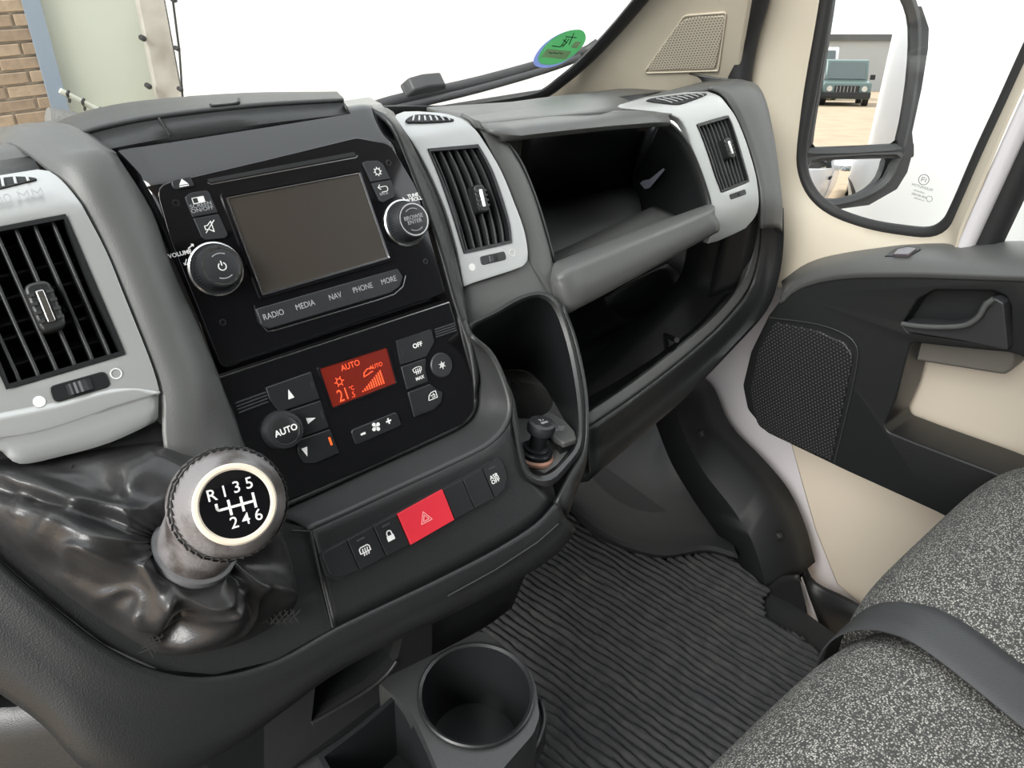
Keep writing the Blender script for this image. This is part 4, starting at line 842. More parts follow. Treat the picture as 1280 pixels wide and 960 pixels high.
# leather boot
ring_px = [(150, 556), (240, 552), (300, 600), (345, 655), (362, 690), (372, 752), (335, 788), (275, 812), (205, 818), (140, 785), (70, 735), (0, 682), (-60, 620), (-70, 575), (50, 572)]
bot = crc([q0(*p, -0.004) for p in ring_px], 8); NB = len(bot)
cen = q0(215, 735, 0.02)
def unitring(c, n_, r_, ref):
    b = _n(ref - n_ * (ref @ n_)); e = np.cross(n_, b); return b, e
ax = _n(e0 - neck)
top = []
angs = []
bcen = sum(bot) / NB
for p in bot:
    d = p - neck; d = d - ax * (d @ ax); d = _n(d); top.append(neck + d * 0.0235 + ax * 0.002)
rows = []; NT = 26
for i in range(NT + 1):
    t = i / NT; row = []
    for j in range(NB):
        a = top[j]; b = bot[j]; th = 2 * math.pi * j / NB
        L = np.linalg.norm(b - a)
        p = a + (b - a) * t
        lift = math.sin(math.pi * min(1, t ** 0.75)) * (0.022 + 0.012 * min(1, L / 0.15)) * (1 - 0.45 * t)
        bias = max(0.0, float(_n(b - neck) @ _n(q0(120, 725) - neck))); lift *= 1 + 0.9 * bias ** 2
        fold = math.sin(7 * th + 3.0 * noise.noise(Vector((math.cos(th) * 1.3, math.sin(th) * 1.3, t * 1.6 + 3)))) * 0.0065 + noise.noise(Vector((p[0] * 30, p[1] * 30, p[2] * 30 + 5))) * 0.020
        rid = 1 - abs(noise.noise(Vector((p[0] * 34 + 9, p[1] * 34, p[2] * 34)))) * 2.2
        fold += max(0, rid) ** 3 * 0.009
        pl = math.sin(24 * th) * 0.0012 * max(0, 1 - t * 3.2)
        env = math.sin(math.pi * min(1.0, t * 1.06)) ** 0.8 if t < 0.943 else 0
        out = _n(p - neck - ax * ((p - neck) @ ax) + 1e-9) if t > 0.001 else np.zeros(3)
        row.append(p + Q.N * (lift * 0.8 + fold * env) + out * (fold * env * 0.7 + pl))
    rows.append(row)
v, f = grid(rows, True); boot = mk('boot', v, f, M['leather'], gear, ang=180, sub=1)
sv, sf = [], []
for (pts, cnt) in (([(88, 592), (100, 602), (116, 616)], 5), ([(198, 786), (192, 800), (186, 812)], 5), ([(322, 768), (345, 772), (368, 770)], 7)):
    P = cr([q0(*p, 0.010) for p in pts], 6); 
    for i in range(cnt):
        p = P[int(i / (cnt - 1) * (len(P) - 1))]; d = P[-1] - P[0]; e = np.cross(_n(d), Q.N)
        stitch(p, _n(d) * 0.8 + e, 0.012, 0.0006); stitch(p, _n(d) * 0.8 - e, 0.012, 0.0006)
bs = mk('boot_stitching', sv, sf, M['thread'], gear); bs['kind'] = 'stuff'

# ================================================================ CIGARETTE LIGHTER AND SOCKET FLAP
lb = PZ(668, 572, TF)
lf = Frame(lb, (1, 0, 0), (0, 1, 0)); lean = _n((0.16, 0.05, 1.0)); lf = Frame(lb, np.cross((0, 1.0, 0), lean), (0, 1.0, 0))
lig = thing('cigarette_lighter', 'black push-in cigarette lighter standing in the tray beside the cup well', 'lighter', tuple(lb))
lathe('bezel', lf, [(0.0185, 0.0), (0.0185, 0.003), (0.0165, 0.005), (0.0150, 0.005)], material('amber_plastic_ring', (0.50, 0.28, 0.20), 0.4), lig, n=36)
lathe('sleeve', lf, [(0.0165, 0.004), (0.0165, 0.009), (0.0150, 0.0105), (0.0125, 0.0105), (0.0125, 0.013), (0.0100, 0.014)], M['smooth'], lig, n=36)
lathe('stem', lf, [(0.0085, 0.012), (0.0080, 0.030)], M['smooth'], lig, n=28)
hd = lathe('head', lf, [(0.0090, 0.028), (0.0132, 0.031), (0.0140, 0.036), (0.0128, 0.0405), (0.0098, 0.0415)], M['button'], lig, n=36)
lathe('cap', lf, [(0.0094, 0.041), (0.0090, 0.0422)], M['smooth'], hd, n=30)
strokes('symbol', lf, [[(-0.004, -0.002), (0.004, -0.002)], [(-0.004, -0.0035), (0.004, -0.0035)], [(-0.002, 0.0005), (-0.0005, 0.002), (-0.002, 0.0035)], [(0.001, 0.0005), (0.0025, 0.002)]], 0.0007, 0.0422, M['print_dim'], hd)
ff = TFr
fl = prism('socket_flap', Frame((0, 0, TF + 0.012), (1, 0, 0), (0, 1, 0)), rp(Frame((0, 0, TF + 0.012), (1, 0, 0), (0, 1, 0)).poly([(672, 524), (688, 517), (706, 528), (718, 541), (721, 551), (704, 557), (692, 549)]), 0.004), -0.004, 0.003, M['pad'], dash, bev=(0.0015, 2))
g = Frame((0, 0, TF + 0.012), (1, 0, 0), (0, 1, 0)); text('12V DC\n180W', g, *g.px(697, 536, .003), 0.0050, 0.0031, M['print_dim'], fl, rot=-0.5)
box_c = PZ(703, 556, TF); prism('flap_hinge', TFr, [np.array(TFr.px(694, 560)), np.array(TFr.px(716, 553)), np.array(TFr.px(718, 560)), np.array(TFr.px(700, 568))], 0.0, 0.010, M['smooth'], fl)

# ================================================================ LOWER CONSOLE WITH CUP HOLDER
LZc = 0.455
con = thing('lower_console', 'black plastic floor console with a round cup holder', 'console', (0.25, 0.35, 0.0))
CF = Frame((0, 0, LZc), (1, 0, 0), (0, 1, 0))
a_, b_ = np.array(CF.px(526, 868)), np.array(CF.px(664, 872)); cc2 = (np.array(CF.px(532, 862)) + np.array(CF.px(662, 880))) / 2
cc2 = np.array(CF.px(595, 868)); cr2 = 0.0465
out_px = [(470, 852), (540, 818), (603, 786), (628, 808), (655, 838), (671, 865), (676, 895), (668, 918), (640, 950), (610, 985), (560, 1000), (545, 960), (532, 930), (515, 893), (502, 880)]
outp = [np.array(p) for p in CF.poly(out_px)]
NC = 64; cir = [cc2 + cr2 * np.array((math.cos(2 * math.pi * k / NC), math.sin(2 * math.pi * k / NC))) for k in range(NC)]
cir2 = [cc2 + (cr2 + 0.004) * np.array((math.cos(2 * math.pi * k / NC), math.sin(2 * math.pi * k / NC))) for k in range(NC)]
cirb = [cc2 + cr2 * 0.86 * np.array((math.cos(2 * math.pi * k / NC), math.sin(2 * math.pi * k / NC))) for k in range(NC)]
outr = [ray_poly(cc2, 2 * math.pi * k / NC, outp) for k in range(NC)]
outr = [o if np.linalg.norm(o - cc2) > cr2 + 0.007 else cc2 + _n(o - cc2) * (cr2 + 0.007) for o in outr]
ring('holder_top', CF, [(outr, -0.20), (outr, -0.006), ([cc2 + (o - cc2) * 0.985 for o in outr], 0.0), (cir2, 0.0)], M['plastic_grey'], con)
ch = ring('cup_holder', CF, [(cir2, -0.002), (cir2, 0.0035), ([cc2 + (p - cc2) * 0.97 for p in cir2], 0.0045), (cir, 0.003), (cir, -0.010), (cirb, -0.075)], M['smooth'], con, ang=50)
prism('cup_base', CF, cirb, -0.078, -0.074, M['smooth'], ch)
tube('slot_rim_highlight', cr([PY(390, 904, 0.424), PY(425, 884, 0.424), PY(462, 861, 0.424), PY(484, 842, 0.424), PY(496, 826, 0.424)], 3), 0.0022, M['plastic_grey'], con)  # added tube draws the highlight along the slot's lower edge
# skirt flange low at the right of the holder
patch('flange', [[PZ(u, v_, 0.40) for u, v_ in ((678, 872), (683, 900), (672, 935), (645, 975))], [PZ(u, v_, 0.30) for u, v_ in ((676, 890), (682, 925), (668, 960), (640, 1000))]], M['plastic'], con, n=(3, 4))
# open compartment left of the cup holder
tz = LZc - 0.004
trp = [(405, 946), (455, 908), (493, 875), (515, 893), (545, 960), (500, 1010), (440, 1010)]
tp = [np.array(p) for p in Frame((0, 0, tz), (1, 0, 0), (0, 1, 0)).poly(trp)]
FT = Frame((0, 0, tz), (1, 0, 0), (0, 1, 0))
tpo = grow(tp, 0.004)
ring('side_compartment', FT, [(tpo, -0.18), (tpo, 0.0), (tp, 0.0), (grow(tp, -0.006), -0.07)], M['smooth'], con); prism('compartment_floor', FT, grow(tp, -0.004), -0.074, -0.07, M['smooth'], con)
# panel with the slot above it
pl = 0.432
iS = [(389, 902), (396, 842), (440, 815), (484, 790), (507, 768), (503, 800), (495, 830), (462, 861)]
oS = [(330, 985), (330, 850), (430, 795), (480, 770), (540, 720), (540, 800), (540, 830), (470, 880)]
rows = [[PY(u, v_, pl) for u, v_ in oS], [PY(u, v_, pl - 0.006) for u, v_ in iS], [PY(u, v_, pl - 0.004) + np.array((0, 0.012, 0)) for u, v_ in iS]]
v, f = grid(rows, True); mk('slot_panel', v, f, M['plastic_grey'], con, ang=30)
rows = [rows[2], [p + np.array((0, 0.14, 0.0)) for p in rows[2]]]
v, f = grid(rows, True); f.append(list(range(len(iS), 2 * len(iS)))); mk('slot_cavity', v, f, M['dark'], con, ang=30)  # darker plastic puts the slot's inner shade into the colour
patch('centre_column', [[PY(u, v_, 0.45) for u, v_ in ((500, 740), (540, 735), (600, 700), (680, 660))], [PY(u, v_, 0.45) for u, v_ in ((500, 850), (540, 820), (603, 786), (640, 760))]], M['plastic'], con, n=(3, 3), thick=0.01)
box('column_body', (0.06, 0.60, -0.01), (0.40, 0.70, 0.50), M['plastic'], con, bev=0.02)
box('console_body', (-0.02, 0.20, -0.01), (0.245, 0.45, 0.24), M['plastic'], con, bev=0.02)
patch('knee_panel', [[PD(u, v_, 0.56) for u, v_ in ((-60, 830), (0, 862), (68, 874), (82, 888))], [PD(u, v_, 0.535) for u, v_ in ((-60, 880), (0, 903), (70, 886), (90, 905))], [PD(u, v_, 0.56) for u, v_ in ((-60, 1000), (10, 1000), (95, 1000), (125, 990))]], M['plastic'], con, n=(3, 4))

# ================================================================ FLOOR MAT (ribbed)
edge_px = [(560, 700), (640, 655), (700, 632), (740, 668), (785, 688), (830, 697), (880, 690), (912, 696), (940, 712), (962, 733), (952, 752), (956, 770), (975, 782), (1003, 797), (1030, 824), (1060, 845), (1130, 1060), (500, 1060)]
mp = [PZ(u, v_, 0.004)[:2] for u, v_ in edge_px]
def inside(p, poly):
    c = False; j = len(poly) - 1
    for i in range(len(poly)):
        if (poly[i][1] > p[1]) != (poly[j][1] > p[1]) and p[0] < (poly[j][0] - poly[i][0]) * (p[1] - poly[i][1]) / (poly[j][1] - poly[i][1]) + poly[i][0]: c = not c
        j = i
    return c
vs, fs = [], []; nx, ny = 820, 110; x0, x1, y0, y1 = 0.22, 1.10, 0.0, 0.90; idx = {}
for j in range(ny + 1):
    for i in range(nx + 1):
        x, y = x0 + (x1 - x0) * i / nx, y0 + (y1 - y0) * j / ny
        s = x + 0.24 * (y - 0.4) + 0.012 * math.sin(y * 5 + 1) + 0.0045 * noise.noise(Vector((x * 24, y * 16, 0))) + 0.0030 * noise.noise(Vector((x * 90, y * 70, 4)))
        ph = (s / 0.0140) % 1.0; z = 0.0070 * (1 - math.exp(-((ph - 0.5) / (0.13 + 0.05 * noise.noise(Vector((x * 60, y * 25, 7))))) ** 2)) * (0.85 + 0.15 * math.cos(2 * math.pi * ph))
        vs.append((x, y, z + 0.0008 * noise.noise(Vector((x * 150, y * 150, 2)))))
for j in range(ny):
    for i in range(nx):
        a = j * (nx + 1) + i; c_ = (vs[a][0] + 0.0008, vs[a][1] + 0.005)
        if inside(c_, mp): fs.append((a, a + 1, a + nx + 2, a + nx + 1))
used_ = sorted({q for f in fs for q in f}); rem = {q: k for k, q in enumerate(used_)}
matt = mk('floor_mat', [vs[q] for q in used_], [tuple(rem[q] for q in f) for f in fs], M['mat'], None, ang=180, recalc=False, sol=0.006)
tag(matt, 'ribbed charcoal carpet mat on the passenger footwell floor', 'floor mat')
# felt covered wheel arch and the black kick panel (part of the cab shell)
wr = thing('wall_right', 'white and black lined cab side below the passenger door opening', None, (1.1, 0.5, 0.0), kind='structure')
patch('wheel_arch', [[PZ(u, v_, 0.0) for u, v_ in ((640, 655), (700, 634), (740, 670), (785, 690), (830, 699), (880, 692), (920, 700))], [PZ(u, v_, 0.04) for u, v_ in ((650, 640), (700, 622), (745, 650), (785, 668), (830, 676), (878, 668), (915, 676))],
                     [PY(u, v_, 0.86) for u, v_ in ((640, 560), (690, 560), (740, 570), (785, 575), (815, 570), (835, 555), (860, 540))], [PY(u, v_, 0.95) for u, v_ in ((640, 480), (690, 480), (740, 490), (785, 500), (815, 500), (835, 490), (860, 480))]], M['felt'], wr, n=(5, 4))
box('door_sill', (0.99, -0.62, -0.30), (1.16, 0.99, -0.16), M['rubber'], wr)
kp_l = [(826, 515), (838, 548), (855, 590), (880, 632), (905, 668), (928, 700), (944, 722)]
kp_m = [(840, 497), (856, 545), (880, 590), (915, 635), (938, 672), (950, 705), (958, 735)]
kp_r = [(848, 478), (868, 500), (888, 545), (930, 590), (962, 630), (983, 675), (996, 722)]
kp = patch('kick_panel', [[PX(u, v_, 0.985) + np.array((-0.0, 0.03, 0)) for u, v_ in kp_l], [PX(u, v_, 0.985) for u, v_ in kp_m], [PX(u, v_, 1.03) for u, v_ in kp_r], [PX(u, v_, 1.03) + np.array((0.06, 0.0, 0)) for u, v_ in kp_r]], M['dark'], wr, n=(1, 4))
patch('step_scuff', [[PX(u, v_, 0.985) for u, v_ in ((944, 722), (958, 735), (975, 722), (997, 720))], [PX(u, v_, 1.0) for u, v_ in ((946, 750), (965, 760), (985, 752), (1004, 750))], [PX(u, v_, 1.01) for u, v_ in ((950, 778), (972, 790), (1000, 790), (1014, 812))]], M['rubber'], wr, n=(4, 4))
for u, v_ in ((877, 542), (973, 670)):
    lathe('screw', Frame(PX(u, v_, 1.012), (0, -1, 0), (0, 0.2, 1)), [(0.007, -0.004), (0.007, 0.004), (0.005, 0.006)], M['rubber'], kp, n=20)

# ================================================================ PASSENGER BENCH
seat = thing('passenger_bench', 'speckled grey fabric passenger bench seat', 'seat', (0.65, 0.0, 0.0))
def cushion(xa, xb, ya=0.135, zt=0.455, lab=None):
    rows = []; nxx = 44
    for i in range(nxx + 1):
        s = i / nxx; x = xa + (xb - xa) * s
        e = 1 - (2 * abs(s - 0.5)) ** 6
        side = (2 * abs(s - 0.5)) ** 5
        y_ = ya - 0.012 * side; z_ = zt - 0.011 * side
        pr = [(-0.60, z_ + 0.01), (-0.30, z_ + 0.0), (-0.12, z_ + 0.006), (-0.03, z_ + 0.010), (y_ - 0.085, z_ + 0.006), (y_ - 0.045, z_ - 0.010), (y_ - 0.014, z_ - 0.042), (y_, z_ - 0.090), (y_ - 0.012, z_ - 0.140), (y_ - 0.06, z_ - 0.175)]
        rows.append([np.array((x, p[0], p[1])) for p in cr([np.array(q) for q in pr], 4)])
    v, f = grid(rows); n_ = len(rows[0])
    f.append([k for k in range(n_)][::-1]); f.append([(len(rows) - 1) * n_ + k for k in range(n_)])
    return mk('cushion', v, f, M['fabric'], seat, ang=70)
cushion(0.16, 0.628, 0.152, 0.476); cushion(0.632, 1.0, 0.166, 0.490)
box('seat_base', (0.20, -0.55, 0.0), (0.96, 0.03, 0.285), M['plastic'], seat, bev=0.02)
pr = cr([np.array(q) for q in ((-0.60, 0.491), (-0.30, 0.481), (-0.12, 0.486), (-0.03, 0.490), (0.072, 0.486), (0.112, 0.470), (0.143, 0.438), (0.157, 0.390), (0.145, 0.34), (0.097, 0.305))], 5)
rows = []
for k, p in enumerate(pr):
    y_ = p[0]; xc = 0.620 - max(0, 0.12 - y_) * 0.17; xw = 0.030
    rows.append([np.array((xc + xw * s, y_, p[1] + 0.0015 + 0.0012 * (1 - s * s))) for s in (-1, -0.5, 0, 0.5, 1)])
v, f = grid(rows)
def webbing():
    m = material('seat_belt_twill', (0.050, 0.052, 0.054), 0.55); nt = m.node_tree; p = nt.nodes['Principled BSDF']; L = nt.links.new
    tc = nt.nodes.new('ShaderNodeTexCoord'); wv = nt.nodes.new('ShaderNodeTexWave'); wv.inputs['Scale'].default_value = 240; wv.bands_direction = 'DIAGONAL'; L(tc.outputs['Object'], wv.inputs['Vector'])
    bp = nt.nodes.new('ShaderNodeBump'); bp.inputs['Strength'].default_value = 0.35; bp.inputs['Distance'].default_value = 0.0006; L(wv.outputs['Fac'], bp.inputs['Height']); L(bp.outputs[0], p.inputs['Normal']); return m
belt = mk('seat_belt', v, f, webbing(), None, ang=60, sol=0.0015, face_cam=True); tag(belt, 'dark grey seat belt strap lying over the speckled bench', 'seat belt')
# ================================================================ PASSENGER DOOR
door = thing('van_door', 'beige and black passenger door with an armrest and quarter window', 'door', (1.12, 0.35, 0.0))
def DX(x): return Frame((x, 0, 0), (0, -1, 0), (0, 0, 1))       # frame whose normal points into the cab (-X)
D110 = DX(1.10)
# painted inner skin behind everything
def rearward(px, pts, a=0.42):
    return [(a, q[1]) if u >= 1390 else q for (u, v_), q in zip(px, pts)]      # runs on behind the frame
def skin(name, x, px, mat, th=0.012, bev=None, parent=None):
    d = DX(x); return prism(name, d, rearward(px, d.poly(px)) if 'glass' not in name else d.poly(px), -th, 0.0, mat, parent or door, bev=bev)
skin('door_skin', 1.135, [(960, 345), (905, 430), (866, 488), (880, 520), (915, 560), (945, 600), (975, 650), (1000, 700), (1045, 790), (1120, 830), (1400, 900), (1400, 560), (1200, 420)], M['white_paint'])
# window surround
win = [(1066, -330), (1040, -50), (1030, 20), (1014, 110), (1002, 180), (1003, 214), (1016, 243), (1042, 265), (1085, 281), (1130, 289), (1163, 291), (1184, 280), (1198, 256), (1226, 192), (1256, 128), (1288, 58), (1325, -20), (1465, -330)]
outb = [(985, -330), (930, -50), (928, 20), (916, 110), (938, 190), (952, 270), (962, 345), (1000, 370), (1060, 375), (1115, 372), (1160, 368), (1190, 350), (1199, 301), (1228, 232), (1262, 150), (1297, 75), (1345, -20), (1488, -330)]
midb = [((a[0] * 0.55 + b[0] * 0.45), (a[1] * 0.55 + b[1] * 0.45)) for a, b in zip(win, outb)]
midb[4:11] = [(975, 190), (978, 232), (996, 268), (1030, 290), (1085, 307), (1130, 316), (1162, 318)]
sur = ring3('window_surround', [[PX(u, v_, 1.155) for u, v_ in win], [PX(u, v_, 1.12) for u, v_ in [(w[0] * .8 + m_[0] * .2, w[1] * .8 + m_[1] * .2) for w, m_ in zip(win, midb)]], [PX(u, v_, 1.10) for u, v_ in midb], [PX(u, v_, 1.085) for u, v_ in [(w[0] * .5 + m_[0] * .5, w[1] * .5 + m_[1] * .5) for w, m_ in zip(outb, midb)]], [PX(u, v_, 1.085) for u, v_ in outb], [PX(u, v_, 1.14) for u, v_ in outb]], M['beige'], door, n=3)
tube('window_seal', crc([PX(u, v_, 1.128) for u, v_ in win], 4), 0.0095, M['rubber'], door, closed=True, upv=(1, 0, 0))
skin('quarter_glass', 1.150, win, M['glass'], th=0.004)
# channel, post and main window to the right
tube('door_channel', [PX(u, v_, 1.10) for u, v_ in ((1206, 310), (1240, 236), (1272, 166), (1310, 85), (1360, -20), (1505, -330))], 0.017, M['white_paint'], door, upv=(1, 0, 0), flatten=0.75)
tube('post_seal', [PX(u, v_, 1.115) for u, v_ in ((1228, 312), (1262, 238), (1293, 170), (1330, 90), (1380, -20), (1528, -330))], 0.0205, M['rubber'], door, upv=(1, 0, 0))
skin('main_glass', 1.150, [(1232, 312), (1300, 170), (1385, -20), (1530, -330), (2300, -330), (2300, 340)], M['glass'], th=0.004)
# print etched in the corner of the glass
ge = DX(1.1495); e_ = material('etched_print', (0.13, 0.14, 0.14), 0.7)
def gtext(s, u, v_, size): text(s, ge, *ge.px(u, v_), size, 0.0006, e_, door, rot=0.0, mirror=True)
g = ge.at(*ge.px(1155, 224.5)); strokes('emblem', g, [arc(0, 0, 0.0072, 0, 360, 24), [(-0.003, -0.0028), (-0.003, 0.0028)], [(-0.003, 0.0028), (0.001, 0.0028)], [(-0.003, 0), (0.001, 0)], [(0.003, -0.0028), (0.003, 0.0028)]], 0.0009, 0.0006, e_, door)
gtext('PILKINGTON', 1153, 234, 0.0052); gtext('LAMINATED', 1149, 239.5, 0.003); gtext('43R-001083', 1149, 244.5, 0.0045); gtext('E1 AS2 M20', 1149, 249, 0.003)
strokes('emblem', ge.at(*ge.px(1162, 248.5)), [arc(0, 0, 0.0040, 0, 360, 18)], 0.0006, 0.0006, e_, door)
# beige lower panels
skin('lower_panel', 1.118, [(985, 545), (1003, 610), (1018, 662), (1045, 730), (1085, 765), (1250, 860), (1400, 900), (1400, 700), (1170, 630), (1060, 580)], M['beige_light'], th=0.016, bev=0.004)
skin('pocket_panel', 1.110, [(1060, 420), (1060, 580), (1160, 640), (1400, 740), (1400, 400), (1200, 380)], M['beige_light'], th=0.012)
# black armrest body, C shaped round the pocket
XA = 1.02
arm_px = [(1420, 352), (1280, 347), (1160, 342), (1060, 342), (1010, 349), (982, 366), (960, 395), (938, 440), (928, 482), (934, 512), (958, 541), (1060, 590), (1170, 640), (1420, 755), (1420, 660), (1300, 615), (1235, 588), (1150, 556), (1110, 540), (1106, 530), (1120, 498), (1138, 428), (1190, 434), (1262, 441), (1420, 455)]
da = DX(XA)
arm = prism('armrest_body', da, rp(rearward(arm_px, da.poly(arm_px)), [0, 0, 0, 0, 0.02, 0.02, 0.02, 0.02, 0.02, 0.02, 0.02, 0, 0, 0, 0, 0, 0, 0, 0.01, 0.01, 0, 0.012, 0, 0.004, 0], 4), -0.075, 0.0, M['plastic'], door, bev=(0.008, 4))
hrec = rp(da.poly([(1128, 404), (1147, 374), (1168, 363), (1240, 364), (1257, 370), (1263, 384), (1263, 436), (1240, 431), (1135, 415)]), [0.006, 0.01, 0.012, 0.01, 0.008, 0.008, 0.006, 0.004, 0.006])
cut = prism('cutter', da, hrec, -0.028, 0.03, M['plastic'])
bo = arm.modifiers.new('cut', 'BOOLEAN'); bo.operation = 'DIFFERENCE'; bo.object = cut; bo.solver = 'EXACT'
arm.modifiers.move(1, 0)
_ev = bpy.data.meshes.new_from_object(arm.evaluated_get(bpy.context.evaluated_depsgraph_get())); arm.modifiers.clear(); arm.data = _ev
bpy.data.objects.remove(cut)
_ev.materials.clear(); _ev.materials.append(M['plastic'])
for _p in _ev.polygons: _p.use_smooth = True; _p.material_index = 0
_ev.set_sharp_from_angle(angle=math.radians(40))
# sill pad on top, sloping up to the glass
s0 = [(975, 372), (1000, 352), (1050, 340), (1130, 338), (1200, 340), (1290, 343), (1420, 347)]
s1 = [(978, 360), (1008, 336), (1055, 324), (1130, 319), (1200, 320), (1290, 322), (1420, 325)]
s2 = [(975, 345), (1010, 325), (1055, 314), (1115, 306), (1200, 302), (1290, 301), (1420, 301)]
_sr = [[PX(u, v_ + 10, XA - 0.001) for u, v_ in s0], [PX(u, v_, XA - 0.002) for u, v_ in s0], [PX(u, v_, 1.05) for u, v_ in s1], [PX(u, v_, 1.125) for u, v_ in s2], [PX(u, v_, 1.125) + np.array((0.02, 0, -0.03)) for u, v_ in s2]]
patch('sill_pad', [r + [np.array((r[-1][0], -0.42, r[-1][2]))] for r in _sr], M['pad'], door, n=(4, 4))
SP = Frame(PX(1130, 319, 1.06), PX(1160, 317, 1.06) - PX(1100, 320, 1.06), PX(1130, 306, 1.125) - PX(1130, 332, 1.03))
if SP.N[2] < 0: SP = Frame(SP.o, -SP.U, SP.V)
lk = prism('lock_button_recess', SP, rp(SP.poly([(1105, 322), (1118, 313), (1134, 309), (1150, 310), (1151, 313), (1138, 321)], 0.002), 0.003), -0.004, 0.0045, M['smooth'], door, bev=(0.001, 2))
prism('lock_button', SP, rp(SP.poly([(1116, 319), (1122, 312), (1136, 309.5), (1146, 311), (1136, 319)], 0.006), 0.003), 0.002, 0.0075, material('tinted_lens', (0.09, 0.075, 0.085), 0.15), lk, bev=(0.0015, 3))
tube('pad_seam', [PX(1100, 327, 1.038), PX(1180, 325, 1.042), PX(1188, 309, 1.10)], 0.0011, M['dark'], door)
# speaker grille
spk = perforated('speaker_mesh', (0.012, 0.012, 0.013), (0.075, 0.075, 0.078), 0.0058, 0.22, ((0, 1, 0.12), (0, -0.12, 1)))
gp_ = da.poly([(968, 402), (1020, 412), (1057, 428), (1068, 445), (1058, 490), (1040, 576), (985, 552), (948, 532), (938, 490), (948, 440)])
prism('speaker_grille', da, rp(gp_, [0.01, 0.02, 0.02, 0.02, 0.03, 0.004, 0.02, 0.02, 0.03, 0.03], 6), -0.004, 0.003, spk, door, bev=(0.002, 2))
tube('grille_edge', cr([PX(u, v_, XA - 0.002) for u, v_ in ((962, 397), (1020, 405), (1056, 418), (1071, 434), (1071, 455), (1062, 500), (1043, 578))], 4), 0.0014, M['plastic_grey'], door)
# door handle
hr = prism('handle_recess', da, hrec, -0.032, -0.0275, M['dark'], door)
hb = [PX(1128, 405, XA - 0.012), PX(1150, 408, XA - 0.016), PX(1180, 409, XA - 0.018), PX(1205, 407, XA - 0.020), PX(1222, 398, XA - 0.021), PX(1232, 382, XA - 0.021), PX(1242, 374, XA - 0.020)]
prism('handle_plate', Frame((XA - 0.010, 0, 0), (0, -1, 0), (0, 0, 1)), rp(Frame((XA - 0.010, 0, 0), (0, -1, 0), (0, 0, 1)).poly([(1128, 403), (1180, 408), (1206, 404), (1221, 392), (1230, 376), (1245, 372), (1256, 378), (1262, 437), (1200, 424), (1135, 414)]), [0.003, 0, 0.008, 0.008, 0.004, 0.004, 0.004, 0.004, 0, 0.004]), -0.028, 0.004, material('handle_grey', (0.035, 0.035, 0.038), 0.35), hr, bev=(0.003, 3))
tube('handle_lever', cr(hb, 3), 0.0036, M['pad'], hr, upv=(1, 0, 0))
# pull cup inner side and ledges of the pocket
skin('pull_ledge', 1.06, [(1128, 405), (1270, 430), (1266, 462), (1255, 469), (1142, 451)], material('brown_grey_plastic', (0.16, 0.15, 0.13), 0.5), th=0.045, bev=0.004)
skin('pocket_ledge', 1.08, [(1110, 540), (1150, 556), (1240, 592), (1300, 620), (1300, 650), (1180, 612), (1100, 575)], M['plastic_grey'], th=0.05, bev=0.004)
# door pocket at the bottom
patch('door_pocket', [[PX(u, v_, 1.075) for u, v_ in ((1001, 678), (1006, 700), (1020, 728), (1060, 748), (1100, 772), (1200, 840))], [PX(u, v_, 1.06) for u, v_ in ((998, 690), (1008, 740), (1030, 765), (1070, 780), (1110, 805), (1200, 870))], [PX(u, v_, 1.06) for u, v_ in ((1000, 705), (1016, 780), (1040, 820), (1075, 845), (1110, 860), (1200, 930))]], M['plastic'], door, n=(4, 4), thick=0.006)
skin('pocket_strip', 1.045, [(1001, 722), (1010, 770), (1015, 808), (1040, 822), (1022, 780), (1009, 745)], M['white_paint'], th=0.004)
# rubber seal on the door front edge
seal = tube('trim_2', cr([PX(u, v_, 1.06) for u, v_ in ((1000, -190), (966, -75), (948, -5), (935, 40), (927, 80), (924, 108))], 4), 0.018, M['rubber'], None, upv=(1, 0, 0)); tag(seal, 'dark rubber seal between windscreen pillar and passenger door', kind='structure')

# ================================================================ WINDSCREEN, PILLAR
WN = _n((0, 1, 1)); W0 = np.array((0, 0.95, 0.762))
def WS(u, v_, h=0.0): return hit(u, v_, W0 + WN * h, WN)
A3 = [WS(735, 75), WS(803, 0), PX(918, 60, 1.03)]
pn = np.cross(A3[1] - A3[0], A3[2] - A3[0]); PF_ = Frame(A3[0], A3[2] - A3[0], A3[1] - A3[0])
pil = prism('trim_1', PF_, PF_.poly([(960, -182), (868, -75), (803, 0), (770, 38), (735, 76), (705, 101), (668, 126), (668, 140), (780, 136), (930, 120), (924, 104), (928, 60), (938, 0), (955, -75), (982, -182)]), -0.02 if PF_.N @ (EYE - A3[0]) > 0 else 0.0, 0.0 if PF_.N @ (EYE - A3[0]) > 0 else 0.02, M['beige'], None, bev=(0.004, 3)); tag(pil, 'cream windscreen pillar trim with a small speaker grille', kind='structure')
sg = 1 if PF_.N @ (EYE - A3[0]) > 0 else -1
pg = perforated('pillar_speaker_mesh', (0.54, 0.48, 0.385), (0.17, 0.15, 0.12), 0.0046, 0.27, (PF_.U, PF_.V))
gpx = [(857, 23), (872, 20), (905, 18.5), (907, 22), (895, 82), (891, 85), (812, 87), (809, 84), (845, 33)]
prism('speaker_grille', PF_, rp(PF_.poly(gpx), 0.003), -0.002, 0.0025, pg, pil, bev=(0.001, 2))
P9 = [PF_.w(*p, 0.001 * sg) for p in rp(PF_.poly([(856, 19), (908, 15), (898, 88), (805, 91)]), [0.012, 0.004, 0.004, 0.004])]
tube('grille_edge', P9, 0.0016, M['beige'], pil, closed=True, n=6)
box_ws = [WS(u, v_) for u, v_ in ((0, 0),)]
ws_v = [np.array((x, y, 1.712 - y)) for x, y in ((-0.75, 0.985), (1.02, 0.985), (1.02, 0.06), (-0.75, 0.06))]
